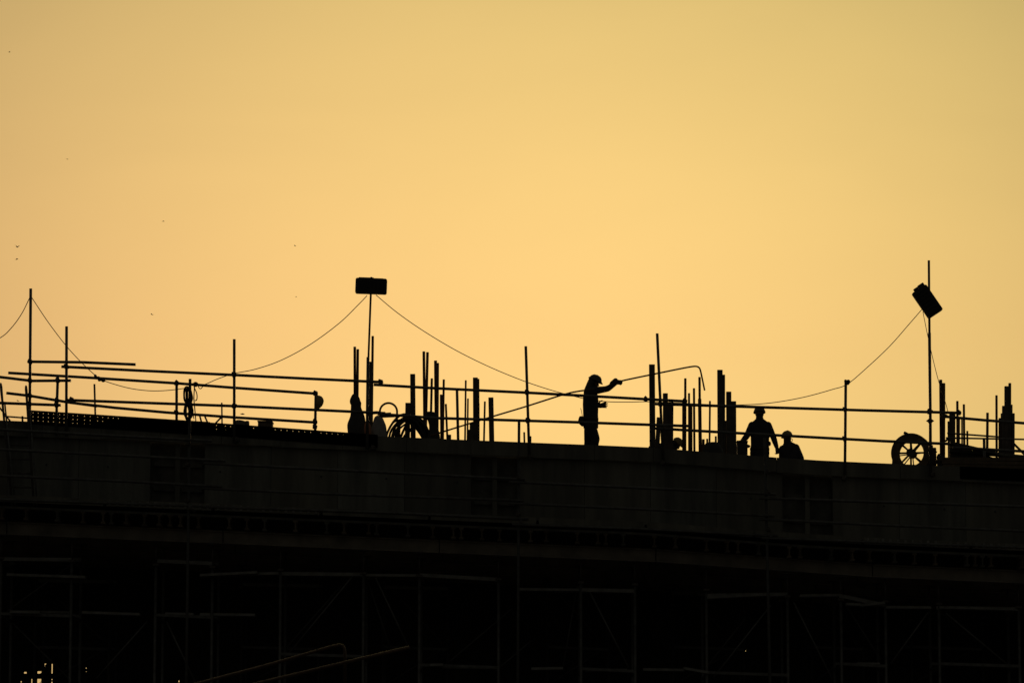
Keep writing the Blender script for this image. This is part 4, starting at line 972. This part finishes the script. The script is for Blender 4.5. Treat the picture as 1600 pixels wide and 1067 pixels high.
arm(bd, P(1222.5, 701, 5.02), P(1221, 717, 5.12), P(1226, 729, 5.3), (.074, .066, .056, .042)); arm(bd, P(1243.5, 699, 5), P(1252.0, 716, 4.98), P(1252, 733, 5.2), (.078, .070, .060, .044))
bd.hand(P(1226, 729, 5.3), (.1, .6, -.5), (.4, 0, -.9), (.9, .2, .2), (.4, .5, .4), 'glove'); bd.hand(P(1252, 733, 5.2), (-.1, .6, -.6), (-.4, 0, -.9), (-.9, .2, .2), (.4, .5, .4), 'glove')
for k in (-1, 1):
    h, kn_, an = V((PX(1237, 5) + k * .09, 5.0, zf + .47)), V((PX(1237, 5) + k * .15, 5.34, zf + .09)), V((PX(1237, 5) + k * .14, 4.92, zf + .08))
    bd.muscle([h, h.lerp(kn_, .4), kn_], [.10, .09, .07], 'trouser'); bd.muscle([kn_, kn_.lerp(an, .35), an], [.068, .068, .05], 'trouser')
    bd.muscle([an, an + V((0, -.08, -.02)), an + V((0, -.11, -.05))], [.047, .042, .03], 'boot')
bd.finish(P3, MT); eyes(P3, hc, hf, hu); hard_hat(P3, hc, hf, hu, M['hat'], 0.0, 1.06)
MB().path(spline([P(1235, 684, 4.98), P(1238, 686, 4.96), P(1237.8, 689, 4.96), P(1235.5, 689.5, 4.98)]), .006, 6).build('chin_strap', M['cable'], P3)

# the bending man, low behind the leaning post
zf = deck_z(PX(1035, 3)) + 0.02
P4 = thing('person', 'person squatting and bent forward so that only helmet and back show', 'person', (PX(1030, 3), 3, zf), PG)
bd = Body(); cn = V((-.22, 0, .97))
hp, ch, nk = V((PX(1021, 3), 3, zf + .47)), P(1043, 701, 3), P(1051, 697.5, 3)
def perp(v): return V((-v.z, 0, v.x)).normalized()
dr = perp((nk - hp).normalized())
bd.loft([(hp - (nk - hp).normalized() * .08, sy * .15, dr * .11), (hp + dr * .01, sy * .175, dr * .135), (hp.lerp(ch, .5) + dr * .015, sy * .165, dr * .125), (ch, sy * .19, dr * .13), (ch.lerp(nk, .5), sy * .16, dr * .10), (nk, sy * .075, dr * .07)], 'shirt')
hc = P(1056.6, 693.6, 2.97); hf, hu = V((.66, -.25, -.70)), V((.70, -.1, .66))
bd.limb(nk - V((.02, 0, .01)), .06, hc.lerp(nk, .45), .058, 'skin'); bd.head(hc, hf, hu)
for k in (-1, 1):
    s_, e_, w_ = ch + sy * .19 * k + V((.02, 0, 0)), ch + sy * .24 * k + V((.14, 0, -.24)), ch + sy * .13 * k + V((.30, 0, -.34))
    arm(bd, s_, e_, w_); bd.hand(w_, (.6, -.1 * k, -.75), (-.5, 0, -.6), (0, -k, .1), (.4, .6, .4), 'glove')
legs(bd, [hp + sy * .1, hp - sy * .1], [hp + V((.36, .16, .02)), hp + V((.36, -.16, .02))], [V((hp.x + .06, 3.14, zf + .09)), V((hp.x + .06, 2.86, zf + .09))], (1, 0, 0))
bd.finish(P4, MT); eyes(P4, hc, hf, hu); hard_hat(P4, hc, hf, hu, M['hat'], 0.0, 0.92)
blob('tool_bag', 'small bag slumped beside the tallest square post', 'bag', 1.5, [(684.5, 1015.5, 1019), (686, 1014, 1021), (690, 1013, 1022), (694, 1013.4, 1022), (698, 1014.5, 1023), (708, 1014.5, 1023)], 'tarp', 0.7)

# ------------------------------------------------------------------ birds, far off
BG = 'birds far off in the evening sky'
def bird(label, px, py, Y, sz, bank, flap, head):
    c = P(px, py, Y); rot = Matrix.Rotation(bank, 3, 'Y') @ Matrix.Rotation(head, 3, 'Z'); b = MB()
    sz = sz * 0.85
    def q(x, y, z): return c + rot @ V((x * sz, y * sz, z * sz))
    b.loft([(q(-.42, 0, .01), (0, .004, 0), (0, 0, .004)), (q(-.30, 0, 0), (0, .05 * sz, 0), (0, 0, .03 * sz)), (q(-.02, 0, 0), (0, .10 * sz, 0), (0, 0, .10 * sz)), (q(.20, 0, .02), (0, .08 * sz, 0), (0, 0, .08 * sz)), (q(.30, 0, .04), (0, .055 * sz, 0), (0, 0, .055 * sz)), (q(.42, 0, .03), (0, .004, 0), (0, 0, .004))], 8)
    for s_ in (-1, 1):
        root, mid, tip = q(.04, .05 * s_, .04), q(.02, .36 * s_, .05 + flap * .6), q(-.16, .75 * s_, .02 + flap)
        b.loft([(root, rot @ V((.15 * sz, 0, 0)), rot @ V((0, 0, .02 * sz))), (mid, rot @ V((.12 * sz, 0, 0)), rot @ V((0, 0, .012 * sz))), (tip, rot @ V((.02 * sz, 0, 0)), rot @ V((0, 0, .004 * sz)))], 8)
    o = b.build('bird', M['feather']); tag(o, label, 'bird', BG); return o
bird('small bird with raised wing, higher of the two above the jumbled guardrail', 26.5, 386, 180, 0.40, .3, .35, 1.0)
bird('small gliding bird, lower of the two above the jumbled guardrail', 26, 405.3, 190, 0.36, -.2, .1, .4)
bird('small gliding bird in the sky between the tall cable post and the rope coil', 237.5, 491.5, 190, 0.36, .3, .12, 2.7)
bird('tiny far bird high above the drooping end of the short upper rail', 255, 346, 260, 0.36, 0, .05, .3)
bird('tiny far bird nearest to the level floodlight, up and to its side', 461, 384.5, 240, 0.34, .4, .2, 2.6)
bird('faintest tiny bird just below and beside the level floodlight height', 462.5, 464, 260, 0.24, 0, .2, .5)
bird('tiny far bird alone high over the ladder side of the sky', 105, 249, 280, 0.30, .2, .1, .9)
bird('topmost tiny far bird, near the upper corner of the sky', 14.5, 82, 280, 0.34, 0, .2, .6)
bird('small bird flying low between the posts beside the ladder head', 28, 626.2, 160, 0.30, .2, .1, 2.9)
bird('thin gliding bird crossing low behind the middle of the lower rails', 378.5, 646.8, 170, 0.50, .1, .05, 0.2)
